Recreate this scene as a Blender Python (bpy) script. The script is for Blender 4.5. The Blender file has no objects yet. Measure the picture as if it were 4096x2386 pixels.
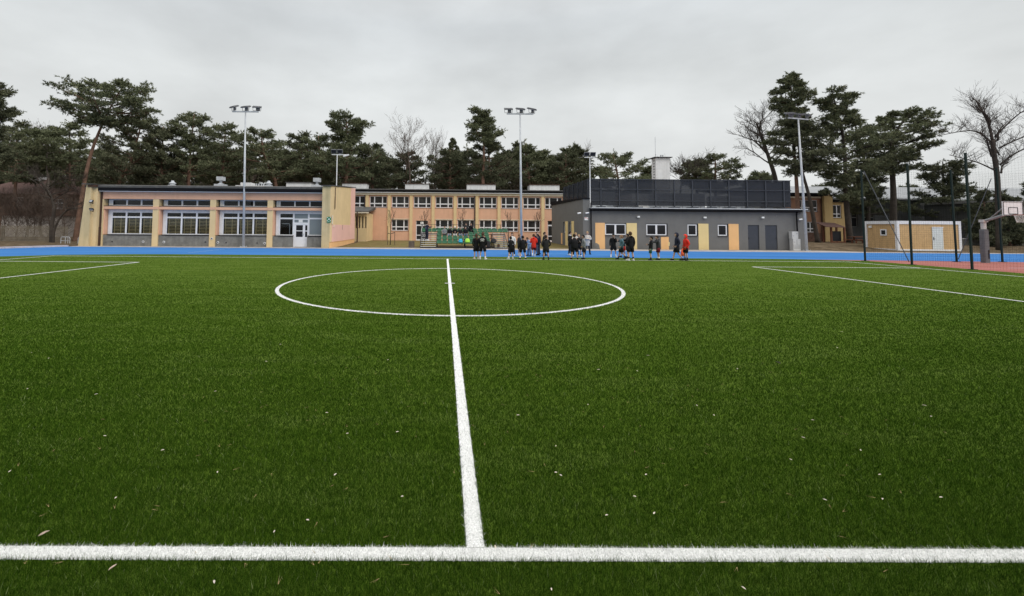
import bpy, math, random
import numpy as np
from mathutils import Vector, Matrix

R = math.radians
sc = bpy.context.scene
COL = sc.collection
random.seed(7)

# ------------------------------------------------------------------ camera
EYE = 1.8
F4, CX, CY = 1766.7, 1790.28, 818.94          # focal length and principal point, in 4096-px units
PIT, ROL, YAW = 0.0516, 0.0081, 0.0067
cp, sp = math.cos(PIT), math.sin(PIT); cr, sr = math.cos(ROL), math.sin(ROL); cy_, sy_ = math.cos(YAW), math.sin(YAW)
FWD = Vector((sy_*cp, cy_*cp, sp)); RT0 = Vector((cy_, -sy_, 0)); UP0 = RT0.cross(FWD)
RT = RT0*cr + UP0*sr; UPV = -RT0*sr + UP0*cr
cam_d = bpy.data.cameras.new('camera'); cam = bpy.data.objects.new('camera', cam_d); COL.objects.link(cam)
cam_d.sensor_width = 36; cam_d.lens = F4/4096*36
cam_d.shift_x = (2048-CX)/4096; cam_d.shift_y = (CY-1193)/4096
cam_d.clip_start = 0.05; cam_d.clip_end = 3000
cam.matrix_world = Matrix(((RT.x, UPV.x, -FWD.x, 0), (RT.y, UPV.y, -FWD.y, 0), (RT.z, UPV.z, -FWD.z, EYE), (0, 0, 0, 1)))
sc.camera = cam

def ray(px, py): return RT*((px-CX)/F4) - UPV*((py-CY)/F4) + FWD
def gnd(px, py, z=0.0):                       # where a sight line meets level z
    d = ray(px, py); t = (z-EYE)/d.z; return Vector((d.x*t, d.y*t, z))
def at(px, py, Y):                            # where a sight line meets the upright plane at distance Y
    d = ray(px, py); t = Y/d.y; return Vector((d.x*t, Y, EYE+d.z*t))

# ------------------------------------------------------------------ world (overcast) and sun
SUN_EL, SUN_AZ = 46, 132
w = bpy.data.worlds.new('World'); sc.world = w; w.use_nodes = True
nt = w.node_tree; nt.nodes.clear()
def nn(t, **k):
    n = nt.nodes.new(t)
    for a, b in k.items(): setattr(n, a, b)
    return n
out = nn('ShaderNodeOutputWorld'); bg = nn('ShaderNodeBackground')
sky = nn('ShaderNodeTexSky', sky_type='NISHITA', sun_disc=False, sun_elevation=R(SUN_EL), sun_rotation=R(SUN_AZ), dust_density=4.0)
hs = nn('ShaderNodeHueSaturation'); hs.inputs['Saturation'].default_value = 0.12
nt.links.new(sky.outputs[0], hs.inputs['Color'])
tc = nn('ShaderNodeTexCoord'); sep = nn('ShaderNodeSeparateXYZ'); nt.links.new(tc.outputs['Generated'], sep.inputs[0])
ramp = nn('ShaderNodeValToRGB')               # cloud deck luminance against height above the horizon
e = ramp.color_ramp.elements
e[0].position = 0.0; e[0].color = (8.6, 8.75, 8.65, 1)
e[1].position = 1.0; e[1].color = (19, 19, 19, 1)
for p_, c_ in ((0.12, (8.2, 8.4, 8.35)), (0.30, (7.5, 7.8, 7.85)), (0.42, (6.8, 7.15, 7.35)), (0.6, (9.0, 9.2, 9.3))):
    el = ramp.color_ramp.elements.new(p_); el.color = (*c_, 1)
nt.links.new(sep.outputs['Z'], ramp.inputs[0])
mp = nn('ShaderNodeMapping'); mp.inputs['Scale'].default_value = (1.5, 1.5, 3.4)
nt.links.new(tc.outputs['Generated'], mp.inputs[0])
nz = nn('ShaderNodeTexNoise'); nz.inputs['Scale'].default_value = 2.3; nz.inputs['Detail'].default_value = 6; nz.inputs['Roughness'].default_value = 0.5
nt.links.new(mp.outputs[0], nz.inputs['Vector'])
cr1 = nn('ShaderNodeMapRange'); cr1.inputs['From Min'].default_value = 0.3; cr1.inputs['From Max'].default_value = 0.7
cr1.inputs['To Min'].default_value = 0.85; cr1.inputs['To Max'].default_value = 1.10
nt.links.new(nz.outputs['Fac'], cr1.inputs['Value'])
mul = nn('ShaderNodeMixRGB', blend_type='MULTIPLY'); mul.inputs[0].default_value = 1
nt.links.new(ramp.outputs[0], mul.inputs[1]); nt.links.new(cr1.outputs[0], mul.inputs[2])
mix = nn('ShaderNodeMixRGB'); mix.inputs[0].default_value = 0.93
nt.links.new(hs.outputs[0], mix.inputs[1]); nt.links.new(mul.outputs[0], mix.inputs[2])
nt.links.new(mix.outputs[0], bg.inputs['Color']); bg.inputs['Strength'].default_value = 0.1
nt.links.new(bg.outputs[0], out.inputs['Surface'])

sun_d = bpy.data.lights.new('sun', 'SUN'); sun_d.energy = 1.5; sun_d.angle = R(40); sun_d.color = (1, 0.97, 0.93)
sun = bpy.data.objects.new('sun', sun_d); COL.objects.link(sun)
az = R(SUN_AZ); sdir = Vector((math.sin(az)*math.cos(R(SUN_EL)), math.cos(az)*math.cos(R(SUN_EL)), math.sin(R(SUN_EL))))
sun.rotation_euler = sdir.to_track_quat('Z', 'Y').to_euler(); sun.location = (0, -10, 30)
sc.view_settings.view_transform = 'Standard'; sc.view_settings.look = 'None'
sc.view_settings.exposure = 0.0; sc.view_settings.gamma = 1.0
sc.cycles.max_bounces = 6; sc.cycles.transparent_max_bounces = 16

# ------------------------------------------------------------------ helpers
def tag(o, label=None, cat=None, group=None, kind=None):
    if label: o['label'] = label
    if cat: o['category'] = cat
    if group: o['group'] = group
    if kind: o['kind'] = kind
    return o
def empty(name, loc, label, cat, group=None, rz=0.0):
    o = bpy.data.objects.new(name, None); COL.objects.link(o)
    o.location = loc; o.rotation_euler.z = rz; o.empty_display_size = 0.2
    return tag(o, label, cat, group)
def origin(p):
    v = Vector((0, 0, 0))
    while p is not None: v += p.location; p = p.parent
    return v
class MB:
    def __init__(s): s.v = []; s.f = []; s.m = []; s.cur = 0
    def add(s, vs, fs):
        b = len(s.v); s.v += [tuple(v) for v in vs]; s.f += [tuple(b+i for i in f) for f in fs]; s.m += [s.cur]*len(fs); return s
    def box(s, x0, x1, y0, y1, z0, z1):
        return s.add([(x0, y0, z0), (x1, y0, z0), (x1, y1, z0), (x0, y1, z0), (x0, y0, z1), (x1, y0, z1), (x1, y1, z1), (x0, y1, z1)],
                     [(3, 2, 1, 0), (4, 5, 6, 7), (0, 1, 5, 4), (1, 2, 6, 5), (2, 3, 7, 6), (3, 0, 4, 7)])
    def obox(s, c, ax, ay, az_, hx, hy, hz):      # oriented box
        c = Vector(c); ax = Vector(ax).normalized()*hx; ay = Vector(ay).normalized()*hy; az_ = Vector(az_).normalized()*hz
        vs = [c+ax*i+ay*j+az_*k for k in (-1, 1) for i, j in ((-1, -1), (1, -1), (1, 1), (-1, 1))]
        return s.add(vs, [(3, 2, 1, 0), (4, 5, 6, 7), (0, 1, 5, 4), (1, 2, 6, 5), (2, 3, 7, 6), (3, 0, 4, 7)])
    def poly(s, pts): return s.add(pts, [tuple(range(len(pts)))])
    def prism(s, pts, y0, y1):                    # outline in x,z pulled from y0 to y1
        n = len(pts)
        vs = [(x, y0, z) for x, z in pts]+[(x, y1, z) for x, z in pts]
        return s.add(vs, [tuple(range(n)), tuple(reversed(range(n, 2*n)))]+[(i, i+n, (i+1) % n+n, (i+1) % n) for i in range(n)])
    def prismx(s, pts, x0, x1):                   # outline in y,z pulled from x0 to x1
        n = len(pts)
        vs = [(x0, y, z) for y, z in pts]+[(x1, y, z) for y, z in pts]
        return s.add(vs, [tuple(reversed(range(n))), tuple(range(n, 2*n))]+[(i, (i+1) % n, (i+1) % n+n, i+n) for i in range(n)])
    def tube(s, pts, rad, n=8, cap=True):
        pts = [Vector(p) for p in pts]
        if not hasattr(rad, '__len__'): rad = [rad]*len(pts)
        b = len(s.v); u = None
        for i, p in enumerate(pts):
            d = (pts[min(i+1, len(pts)-1)]-pts[max(i-1, 0)])
            d = d.normalized() if d.length > 1e-9 else Vector((0, 0, 1))
            if u is None: u = d.orthogonal().normalized()
            u = u-d*u.dot(d)
            u = u.normalized() if u.length > 1e-6 else d.orthogonal().normalized()
            q = d.cross(u)
            for k in range(n):
                a = 2*math.pi*k/n; s.v.append(tuple(p+(u*math.cos(a)+q*math.sin(a))*rad[i]))
        nf = len(s.f)
        for i in range(len(pts)-1):
            for k in range(n):
                k2 = (k+1) % n
                s.f.append((b+i*n+k, b+i*n+k2, b+(i+1)*n+k2, b+(i+1)*n+k))
        if cap: s.f.append(tuple(b+k for k in reversed(range(n)))); s.f.append(tuple(b+(len(pts)-1)*n+k for k in range(n)))
        s.m += [s.cur]*(len(s.f)-nf); return s
    def ball(s, c, rx, ry, rz, nu=12, nv=8, rot=None):
        vs = []; c = Vector(c)
        for i in range(nv+1):
            t = math.pi*i/nv
            for k in range(nu):
                a = 2*math.pi*k/nu
                v = Vector((rx*math.sin(t)*math.cos(a), ry*math.sin(t)*math.sin(a), rz*math.cos(t)))
                if rot is not None: v = rot @ v
                vs.append(c+v)
        return s.add(vs, [(i*nu+k, (i+1)*nu+k, (i+1)*nu+(k+1) % nu, i*nu+(k+1) % nu) for i in range(nv) for k in range(nu)])
    def build(s, name, mats, parent=None, smooth=False, label=None):
        me = bpy.data.meshes.new(name)
        og = origin(parent)
        me.from_pydata([(x-og.x, y-og.y, z-og.z) for x, y, z in s.v] if parent else s.v, [], s.f)
        if not isinstance(mats, (list, tuple)): mats = [mats]
        for m_ in mats: me.materials.append(m_)
        if len(mats) > 1: me.polygons.foreach_set('material_index', s.m)
        if smooth: me.polygons.foreach_set('use_smooth', [True]*len(me.polygons))
        me.update()
        o = bpy.data.objects.new(name, me); COL.objects.link(o)
        if parent: o.parent = parent
        if label: o['label'] = label
        return o
def copy_tree(o, parent=None):
    c = o.copy(); COL.objects.link(c)
    if parent: c.parent = parent
    for ch in list(o.children): copy_tree(ch, c)
    return c

# ------------------------------------------------------------------ materials
MATS = {}
def mat(name, col, rough=0.8, var=0.10, scale=1.5, bump=0.0, bscale=60, metal=0.0, streak=0.0, spec=0.3, stain=None):
    m = bpy.data.materials.new(name); m.use_nodes = True; t = m.node_tree; N = t.nodes; L = t.links
    b = N['Principled BSDF']; b.inputs['Roughness'].default_value = rough; b.inputs['Metallic'].default_value = metal
    b.inputs['Specular IOR Level'].default_value = spec
    c = (*col, 1)
    tcn = N.new('ShaderNodeTexCoord')
    if var > 0:
        n1 = N.new('ShaderNodeTexNoise'); n1.inputs['Scale'].default_value = scale; n1.inputs['Detail'].default_value = 6; n1.inputs['Roughness'].default_value = 0.65
        L.new(tcn.outputs['Object'], n1.inputs['Vector'])
        r = N.new('ShaderNodeMapRange'); r.inputs['From Min'].default_value = 0.3; r.inputs['From Max'].default_value = 0.7
        r.inputs['To Min'].default_value = 1-var; r.inputs['To Max'].default_value = 1+var
        L.new(n1.outputs['Fac'], r.inputs['Value'])
        mx = N.new('ShaderNodeMixRGB'); mx.blend_type = 'MULTIPLY'; mx.inputs[0].default_value = 1; mx.inputs[1].default_value = c
        L.new(r.outputs[0], mx.inputs[2]); last = mx.outputs[0]
        if streak > 0:
            mpn = N.new('ShaderNodeMapping'); mpn.inputs['Scale'].default_value = (3.0, 3.0, 0.25); L.new(tcn.outputs['Object'], mpn.inputs[0])
            n2 = N.new('ShaderNodeTexNoise'); n2.inputs['Scale'].default_value = 1.2; n2.inputs['Detail'].default_value = 5; L.new(mpn.outputs[0], n2.inputs['Vector'])
            r2 = N.new('ShaderNodeMapRange'); r2.inputs['From Min'].default_value = 0.45; r2.inputs['From Max'].default_value = 0.75
            r2.inputs['To Min'].default_value = 0; r2.inputs['To Max'].default_value = streak; L.new(n2.outputs['Fac'], r2.inputs['Value'])
            m2 = N.new('ShaderNodeMixRGB'); m2.inputs[2].default_value = (*(stain or (col[0]*.45, col[1]*.45, col[2]*.42)), 1)
            L.new(r2.outputs[0], m2.inputs[0]); L.new(last, m2.inputs[1]); last = m2.outputs[0]
        L.new(last, b.inputs['Base Color'])
    else: b.inputs['Base Color'].default_value = c
    if bump > 0:
        n3 = N.new('ShaderNodeTexNoise'); n3.inputs['Scale'].default_value = bscale; n3.inputs['Detail'].default_value = 4
        L.new(tcn.outputs['Object'], n3.inputs['Vector'])
        bp = N.new('ShaderNodeBump'); bp.inputs['Strength'].default_value = bump; bp.inputs['Distance'].default_value = 0.02
        L.new(n3.outputs['Fac'], bp.inputs['Height']); L.new(bp.outputs[0], b.inputs['Normal'])
    MATS[name] = m; return m

YELLOW = mat('yellow_plaster', (0.73, 0.555, 0.31), 0.9, 0.07, 0.8, 0.3, 40, streak=0.07)
YELLOW2 = mat('weathered_yellow_plaster', (0.60, 0.48, 0.28), 0.9, 0.12, 0.9, 0.3, 40, streak=0.45, stain=(0.26, 0.22, 0.11))
SALMON = mat('salmon_plaster', (0.72, 0.425, 0.285), 0.9, 0.07, 0.8, 0.3, 40, streak=0.12)
PINK = mat('pink_plaster', (0.80, 0.50, 0.43), 0.9, 0.05, 0.8, 0.3, 40, streak=0.08)
CREAM = mat('cream_trim', (0.72, 0.64, 0.50), 0.8, 0.06, 2, streak=0.15)
CONC = mat('grey_plinth_render', (0.20, 0.195, 0.18), 0.95, 0.28, 2.2, 0.4, 30, streak=0.35)
WHITE = mat('white_frame', (0.78, 0.78, 0.80), 0.4, 0.05, 3)
WHITEW = mat('white_wall', (0.74, 0.74, 0.74), 0.85, 0.10, 2.0, streak=0.3, stain=(0.35, 0.34, 0.32))
BLACK = mat('black_metal', (0.018, 0.018, 0.022), 0.45, 0.2, 3)
ROOF = mat('grey_roof_felt', (0.09, 0.088, 0.085), 0.9, 0.35, 2.2, 0.6, 14)
DGREY = mat('dark_grey_render', (0.165, 0.162, 0.157), 0.9, 0.09, 1.0, 0.25, 40, streak=0.10, stain=(0.13, 0.128, 0.12))
ANTHR = mat('anthracite_paint', (0.048, 0.054, 0.068), 0.5, 0.08, 3)
NAVY = mat('dark_gutter', (0.010, 0.010, 0.012), 0.8, 0.1, 3, spec=0.1)
PANELY = mat('pale_yellow_panel', (0.78, 0.61, 0.30), 0.9, 0.05, 1.0, 0.2, 40, streak=0.08)
PANELO = mat('pale_orange_panel', (0.84, 0.50, 0.23), 0.9, 0.05, 1.0, 0.2, 40, streak=0.08)
BROWNP = mat('brown_downpipe', (0.07, 0.035, 0.022), 0.5, 0.2, 4)
GALV = mat('galvanised_steel', (0.50, 0.52, 0.55), 0.5, 0.14, 5, metal=0.1)
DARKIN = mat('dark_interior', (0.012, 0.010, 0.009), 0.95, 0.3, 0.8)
SILL = mat('dark_sill', (0.05, 0.045, 0.045), 0.6, 0.2, 4)
BARS = mat('varnished_wall_bars', (0.60, 0.47, 0.24), 0.5, 0.15, 4)
CABIN = mat('cabinet_grey', (0.55, 0.55, 0.54), 0.6, 0.08, 4)
CABIN2 = mat('cabinet_seam', (0.22, 0.22, 0.22), 0.6, 0.08, 4)
WOODC = mat('orange_wood_cladding', (0.58, 0.38, 0.185), 0.7, 0.12, 3, 0.2, 30, streak=0.3)
GREENP = mat('dark_green_post', (0.003, 0.016, 0.014), 0.6, 0.1, 5)
LAMPG = mat('lamp_glass', (0.35, 0.37, 0.40), 0.2, 0.05, 5, spec=0.6)
LAMPB = mat('lamp_housing', (0.16, 0.16, 0.17), 0.5, 0.1, 5)
PAPER = mat('white_paper', (0.8, 0.8, 0.78), 0.9, 0.04, 3)

def pane_mat(name, col, rough, trans):
    m = bpy.data.materials.new(name); m.use_nodes = True; t = m.node_tree; N = t.nodes; L = t.links; N.clear()
    o = N.new('ShaderNodeOutputMaterial'); gl = N.new('ShaderNodeBsdfGlossy'); gl.inputs['Roughness'].default_value = rough; gl.inputs['Color'].default_value = (0.8, 0.85, 0.9, 1)
    tr = N.new('ShaderNodeBsdfTransparent'); tr.inputs[0].default_value = (0.97, 0.98, 0.97, 1)
    df = N.new('ShaderNodeBsdfDiffuse'); df.inputs[0].default_value = (*col, 1)
    a = N.new('ShaderNodeMixShader'); a.inputs[0].default_value = trans; L.new(df.outputs[0], a.inputs[1]); L.new(tr.outputs[0], a.inputs[2])
    fr = N.new('ShaderNodeFresnel'); fr.inputs[0].default_value = 1.28
    b = N.new('ShaderNodeMixShader'); L.new(fr.outputs[0], b.inputs[0]); L.new(a.outputs[0], b.inputs[1]); L.new(gl.outputs[0], b.inputs[2])
    L.new(b.outputs[0], o.inputs[0]); return m
GLASS = pane_mat('window_glass', (0.02, 0.02, 0.02), 0.03, 0.96)
DGLASS = pane_mat('dark_window_glass', (0.022, 0.022, 0.024), 0.05, 0.0)
FROST = pane_mat('frosted_glass', (0.22, 0.25, 0.26), 0.25, 0.0)
# window glass of the long block: dark room with faint pale blinds and curtains
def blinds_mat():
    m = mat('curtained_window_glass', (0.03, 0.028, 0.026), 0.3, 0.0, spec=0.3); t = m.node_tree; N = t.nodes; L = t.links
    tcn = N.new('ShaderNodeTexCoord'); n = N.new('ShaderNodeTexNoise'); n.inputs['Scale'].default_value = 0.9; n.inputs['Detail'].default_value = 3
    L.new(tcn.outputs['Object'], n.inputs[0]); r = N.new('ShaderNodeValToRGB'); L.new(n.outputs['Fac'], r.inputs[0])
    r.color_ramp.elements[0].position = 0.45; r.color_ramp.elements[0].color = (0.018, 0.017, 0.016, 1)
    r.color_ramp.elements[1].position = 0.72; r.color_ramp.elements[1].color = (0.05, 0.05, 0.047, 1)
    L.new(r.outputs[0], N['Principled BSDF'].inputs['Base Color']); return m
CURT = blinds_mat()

def facade(mb, x0, x1, z0, z1, y, holes, depth):
    xs = sorted({x0, x1, *[h[0] for h in holes], *[h[1] for h in holes]}); zs = sorted({z0, z1, *[h[2] for h in holes], *[h[3] for h in holes]})
    for a, b in zip(xs, xs[1:]):
        for c, d in zip(zs, zs[1:]):
            mx_, mz_ = (a+b)/2, (c+d)/2
            if any(h[0] < mx_ < h[1] and h[2] < mz_ < h[3] for h in holes): continue
            mb.poly([(a, y, c), (b, y, c), (b, y, d), (a, y, d)])
    for a, b, c, d in holes:
        mb.poly([(a, y, c), (a, y, d), (a, y+depth, d), (a, y+depth, c)]); mb.poly([(b, y, d), (b, y, c), (b, y+depth, c), (b, y+depth, d)])
        mb.poly([(a, y, c), (a, y+depth, c), (b, y+depth, c), (b, y, c)]); mb.poly([(a, y, d), (b, y, d), (b, y+depth, d), (a, y+depth, d)])
def window(parent, x0, x1, z0, z1, y, mull=(), trans=(), fw=0.06, mw=0.07, pane=None, sill=None, name='window', framem=None, label=None):
    mb = MB(); ya, yb = y-0.04, y+0.03
    mb.box(x0, x0+fw, ya, yb, z0, z1); mb.box(x1-fw, x1, ya, yb, z0, z1)
    cuts = [x0+fw]
    for m_ in mull:
        xm = x0+(x1-x0)*m_; mb.box(xm-mw/2, xm+mw/2, ya, yb, z0, z1); cuts += [xm-mw/2, xm+mw/2]
    cuts.append(x1-fw)
    for a, b in zip(cuts[0::2], cuts[1::2]):
        mb.box(a, b, ya, yb, z0, z0+fw); mb.box(a, b, ya, yb, z1-fw, z1)
        for t_ in trans:
            zt = z0+(z1-z0)*t_; mb.box(a, b, ya, yb, zt-mw/2, zt+mw/2)
    w_ = mb.build(name, framem or WHITE, parent, label=label)
    p = MB(); p.box(x0+fw/2, x1-fw/2, y-0.004, y+0.004, z0+fw/2, z1-fw/2); p.build('pane', pane or DGLASS, w_)
    if sill:
        s_ = MB(); s_.box(x0-0.04, x1+0.04, y-sill, y-0.045, z0-0.05, z0-0.003); s_.build('sill', SILL, w_)
    return w_

# ------------------------------------------------------------------ the ground
def ss(a, b, x):
    t = np.clip((x-a)/(b-a), 0, 1); return t*t*(3-2*t)
def height(x, y):
    x = np.asarray(x, float); y = np.asarray(y, float)
    h = -0.035+ss(38.6, 50, y)*0.15
    h = h+ss(33.2, 36.5, x)*(1-ss(40.5, 43, x)*(1-ss(41.5, 46, y)))*ss(38.8, 47, y)*0.30
    return h
def hz(x, y): return float(height(x, y))
def grid_mesh(name, x0, x1, y0, y1, dx, dy, off, m, rag=0.0):
    xs = np.arange(x0, x1+dx*.5, dx); ys = np.arange(y0, y1+dy*.5, dy)
    X, Y = np.meshgrid(xs, ys); Z = height(X, Y)+off
    v = np.stack([X, Y, Z], -1).reshape(-1, 3); n = len(xs)
    f = [(j*n+i, j*n+i+1, (j+1)*n+i+1, (j+1)*n+i) for j in range(len(ys)-1) for i in range(n-1)]
    me = bpy.data.meshes.new(name); me.from_pydata(v.tolist(), [], f); me.materials.append(m)
    me.polygons.foreach_set('use_smooth', [True]*len(f)); o = bpy.data.objects.new(name, me); COL.objects.link(o); return o
def ramp_mat(name, stops, scale, rough=0.95, bump=0.5, detail=8, stretch=(1, 1, 1), bscale=25):
    m = bpy.data.materials.new(name); m.use_nodes = True; t = m.node_tree; N = t.nodes; L = t.links; b = N['Principled BSDF']
    b.inputs['Roughness'].default_value = rough; b.inputs['Specular IOR Level'].default_value = 0.05
    tcn = N.new('ShaderNodeTexCoord'); mpn = N.new('ShaderNodeMapping'); mpn.inputs['Scale'].default_value = stretch; L.new(tcn.outputs['Object'], mpn.inputs[0])
    n = N.new('ShaderNodeTexNoise'); n.inputs['Scale'].default_value = scale; n.inputs['Detail'].default_value = detail; n.inputs['Roughness'].default_value = 0.7; L.new(mpn.outputs[0], n.inputs[0])
    r = N.new('ShaderNodeValToRGB'); L.new(n.outputs['Fac'], r.inputs[0])
    while len(r.color_ramp.elements) < len(stops): r.color_ramp.elements.new(0.5)
    for e_, (p_, c_) in zip(r.color_ramp.elements, stops): e_.position = p_; e_.color = (*c_, 1)
    L.new(r.outputs[0], b.inputs['Base Color'])
    n2 = N.new('ShaderNodeTexNoise'); n2.inputs['Scale'].default_value = bscale; n2.inputs['Detail'].default_value = 5; L.new(tcn.outputs['Object'], n2.inputs[0])
    bp = N.new('ShaderNodeBump'); bp.inputs['Strength'].default_value = bump; bp.inputs['Distance'].default_value = 0.04
    L.new(n2.outputs['Fac'], bp.inputs['Height']); L.new(bp.outputs[0], b.inputs['Normal']); MATS[name] = m; return m
SOIL = ramp_mat('leafy_soil', [(0.35, (0.055, 0.040, 0.024)), (0.5, (0.12, 0.088, 0.055)), (0.65, (0.20, 0.155, 0.105))], 1.6)
LAWN = ramp_mat('winter_lawn', [(0.36, (0.11, 0.085, 0.035)), (0.5, (0.20, 0.15, 0.065)), (0.62, (0.13, 0.135, 0.045))], 1.1)
TURF = ramp_mat('turf_backing', [(0.40, (0.062, 0.108, 0.009)), (0.5, (0.076, 0.124, 0.013)), (0.60, (0.096, 0.146, 0.022))], 1.0, 1.0, 0.35, 11, stretch=(0.45, 2.2, 1), bscale=60)
TRACK = ramp_mat('blue_rubber_track', [(0.32, (0.036, 0.135, 0.36)), (0.5, (0.050, 0.180, 0.45)), (0.7, (0.085, 0.235, 0.52))], 0.9, 0.85, 0.3, 6, stretch=(0.08, 1.6, 1), bscale=90)
REDC = ramp_mat('red_rubber_court', [(0.32, (0.27, 0.10, 0.085)), (0.5, (0.35, 0.14, 0.12)), (0.7, (0.43, 0.185, 0.165))], 0.9, 0.85, 0.3, 6, stretch=(0.15, 1.6, 1), bscale=90)
PAVE = ramp_mat('pale_paving', [(0.35, (0.30, 0.265, 0.24)), (0.5, (0.40, 0.36, 0.33)), (0.65, (0.50, 0.46, 0.43))], 1.4, 0.9, 0.4)
KERBM = mat('pale_kerb', (0.50, 0.47, 0.52), 0.9, 0.2, 2, 0.3, 30)
LINEM = mat('white_line', (0.78, 0.78, 0.76), 0.9, 0.45, 130, 0.5, 200)

g1 = grid_mesh('ground', -84, 108, -16, 100, 1.5, 1.5, 0, SOIL)
mbx = MB()
for a in ((-900, -84, -900, 1500), (108, 900, -900, 1500), (-84, 108, -900, -16), (-84, 108, 99.5, 1500)): mbx.box(a[0], a[1], a[2], a[3], -0.6, -0.04 if a[3] <= 0 else 0.08)
tag(g1, kind='structure'); tag(mbx.build('far_ground', SOIL), kind='structure')
def sheet(name, pts, z, m):
    mb = MB(); mb.poly([(x, y, z) for x, y in pts]); return tag(mb.build(name, m), kind='structure')
turf_edge = [(-24.7, -14), (25.25, -14), (25.25, 26.2), (23.4, 26.85), (21.5, 27.45), (-17, 27.62), (-19.5, 27.3), (-22.6, 26.2), (-24.7, 24.5)]
sheet('turf', turf_edge, 0.0, TURF)
sheet('red_court', [(25.25, -14), (64, -14), (64, 26.1), (34.3, 26.35), (27, 26.95), (23.2, 27.2), (22.3, 27.35), (21.5, 27.45), (23.4, 26.85), (25.25, 26.2)], -0.004, REDC)
sheet('running_track', [(64, 26.1), (64, 36.1), (-30.3, 36.1), (-31.6, 33.8), (-33, 30), (-36, 24), (-40, 14), (-42, -14), (-24.7, -14), (-24.7, 24.5), (-22.6, 26.2), (-19.5, 27.3), (-17, 27.62), (21.5, 27.45), (22.3, 27.35), (23.2, 27.2), (27, 26.95), (34.3, 26.35)], -0.006, TRACK)
sheet('paved_path', [(-30.6, 36.1), (64, 36.1), (64, 36.9), (36, 37.3), (33.6, 39.3), (-9.4, 38.4), (-30.9, 38.4)], -0.008, PAVE)
mb = MB()                                      # pale kerb stones curving along the outside of the track
kp = [(-30.4, 36.1), (-31.5, 34.2), (-32.9, 31.2), (-34.8, 27.6), (-37.5, 21.5)]
for a, b in zip(kp, kp[1:]):
    n_ = 6
    for i in range(n_):
        p0 = Vector((a[0]+(b[0]-a[0])*i/n_, a[1]+(b[1]-a[1])*i/n_, 0)); p1 = Vector((a[0]+(b[0]-a[0])*(i+.96)/n_, a[1]+(b[1]-a[1])*(i+.96)/n_, 0))
        d = (p1-p0).normalized(); nrm = Vector((-d.y, d.x, 0))*(-0.25)
        mb.obox((p0+p1)/2+nrm+Vector((0, 0, 0.01)), d, nrm, (0, 0, 1), (p1-p0).length/2, 0.22, 0.09)
tag(mb.build('kerb', KERBM), kind='structure')
lawn = grid_mesh('lawn', -9.3, 12.3, 39.0, 55.2, 0.6, 0.6, 0.012, LAWN); tag(lawn, kind='structure')

# pitch markings: each painted line of the pitch, 4 mm above the turf
YN, YF, XH, RC, YCC = 2.527, 25.324, 0.19, 5.17, 14.26
XGL, XGR, XPL, XPR, YP = -22.11, 23.19, -14.65, 14.95, 21.39
LW = 0.10
segs = [(XGL, XGR, YN-LW/2, YN+LW/2), (XGL, XGR, YF-LW/2, YF+LW/2), (XH-LW/2, XH+LW/2, YN+LW/2, YF-LW/2),
        (XGL-LW/2, XGL+LW/2, YN-LW/2, YF+LW/2), (XGR-LW/2, XGR+LW/2, YN-LW/2, YF+LW/2),
        (XPL-LW/2, XPL+LW/2, 2*YCC-YP-1.6, YP), (XPR-LW/2, XPR+LW/2, 2*YCC-YP-1.6, YP),
        (XGL, XPL+LW/2, YP-LW/2, YP+LW/2), (XPR-LW/2, XGR, YP-LW/2, YP+LW/2), (XH-.16, XH+.16, YCC-.05, YCC+.05)]
mb = MB()
def trect(a, b, c, d, z): mb.poly([(a, c, z), (b, c, z), (b, d, z), (a, d, z)])
for i, s_ in enumerate(segs):
    trect(*s_, 0.004+0.0011*i)
nseg = 160
for i in range(nseg):
    a0, a1 = 2*math.pi*i/nseg, 2*math.pi*(i+1)/nseg; r0, r1 = RC-LW/2, RC+LW/2
    mb.poly([(XH+r0*math.cos(a0), YCC+r0*math.sin(a0), .003), (XH+r1*math.cos(a0), YCC+r1*math.sin(a0), .003), (XH+r1*math.cos(a1), YCC+r1*math.sin(a1), .003), (XH+r0*math.cos(a1), YCC+r0*math.sin(a1), .003)])
tag(mb.build('pitch_lines', LINEM), kind='structure')

mb = MB()                                      # thin worn lines on the track and the court
for p0, p1, w_, z_ in ((gnd(753, 1012), gnd(945, 992), .04, .001), (gnd(4035, 1073), gnd(4035, 1073)+Vector((14, .3, 0)), .06, .003)):
    n_ = Vector((-(p1-p0).y, (p1-p0).x, 0)).normalized()*w_/2; u_ = Vector((0, 0, z_)); mb.poly([p0-n_+u_, p1-n_+u_, p1+n_+u_, p0+n_+u_])
tag(mb.build('track_lines', mat('worn_line', (0.5, 0.56, 0.64), 0.9, 0.4, 6)), kind='structure')
# turf fibres (countless): green ones, and the white ones that make the lines
def fibre_mat(name, stops, trans=0.0):
    m = bpy.data.materials.new(name); m.use_nodes = True; t = m.node_tree; N = t.nodes; L = t.links; b = N['Principled BSDF']
    b.inputs['Roughness'].default_value = 0.9; b.inputs['Specular IOR Level'].default_value = 0.04
    at_ = N.new('ShaderNodeAttribute'); at_.attribute_name = 'tint'
    r = N.new('ShaderNodeValToRGB'); L.new(at_.outputs['Fac'], r.inputs[0])
    while len(r.color_ramp.elements) < len(stops): r.color_ramp.elements.new(0.5)
    for e_, (p_, c_) in zip(r.color_ramp.elements, stops): e_.position = p_; e_.color = (*c_, 1)
    L.new(r.outputs[0], b.inputs['Base Color']); MATS[name] = m; return m
GFIB = fibre_mat('green_turf_fibre', [(0.0, (0.009, 0.026, 0.002)), (0.5, (0.030, 0.069, 0.004)), (0.85, (0.074, 0.125, 0.013)), (1.0, (0.24, 0.30, 0.12))])
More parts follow.
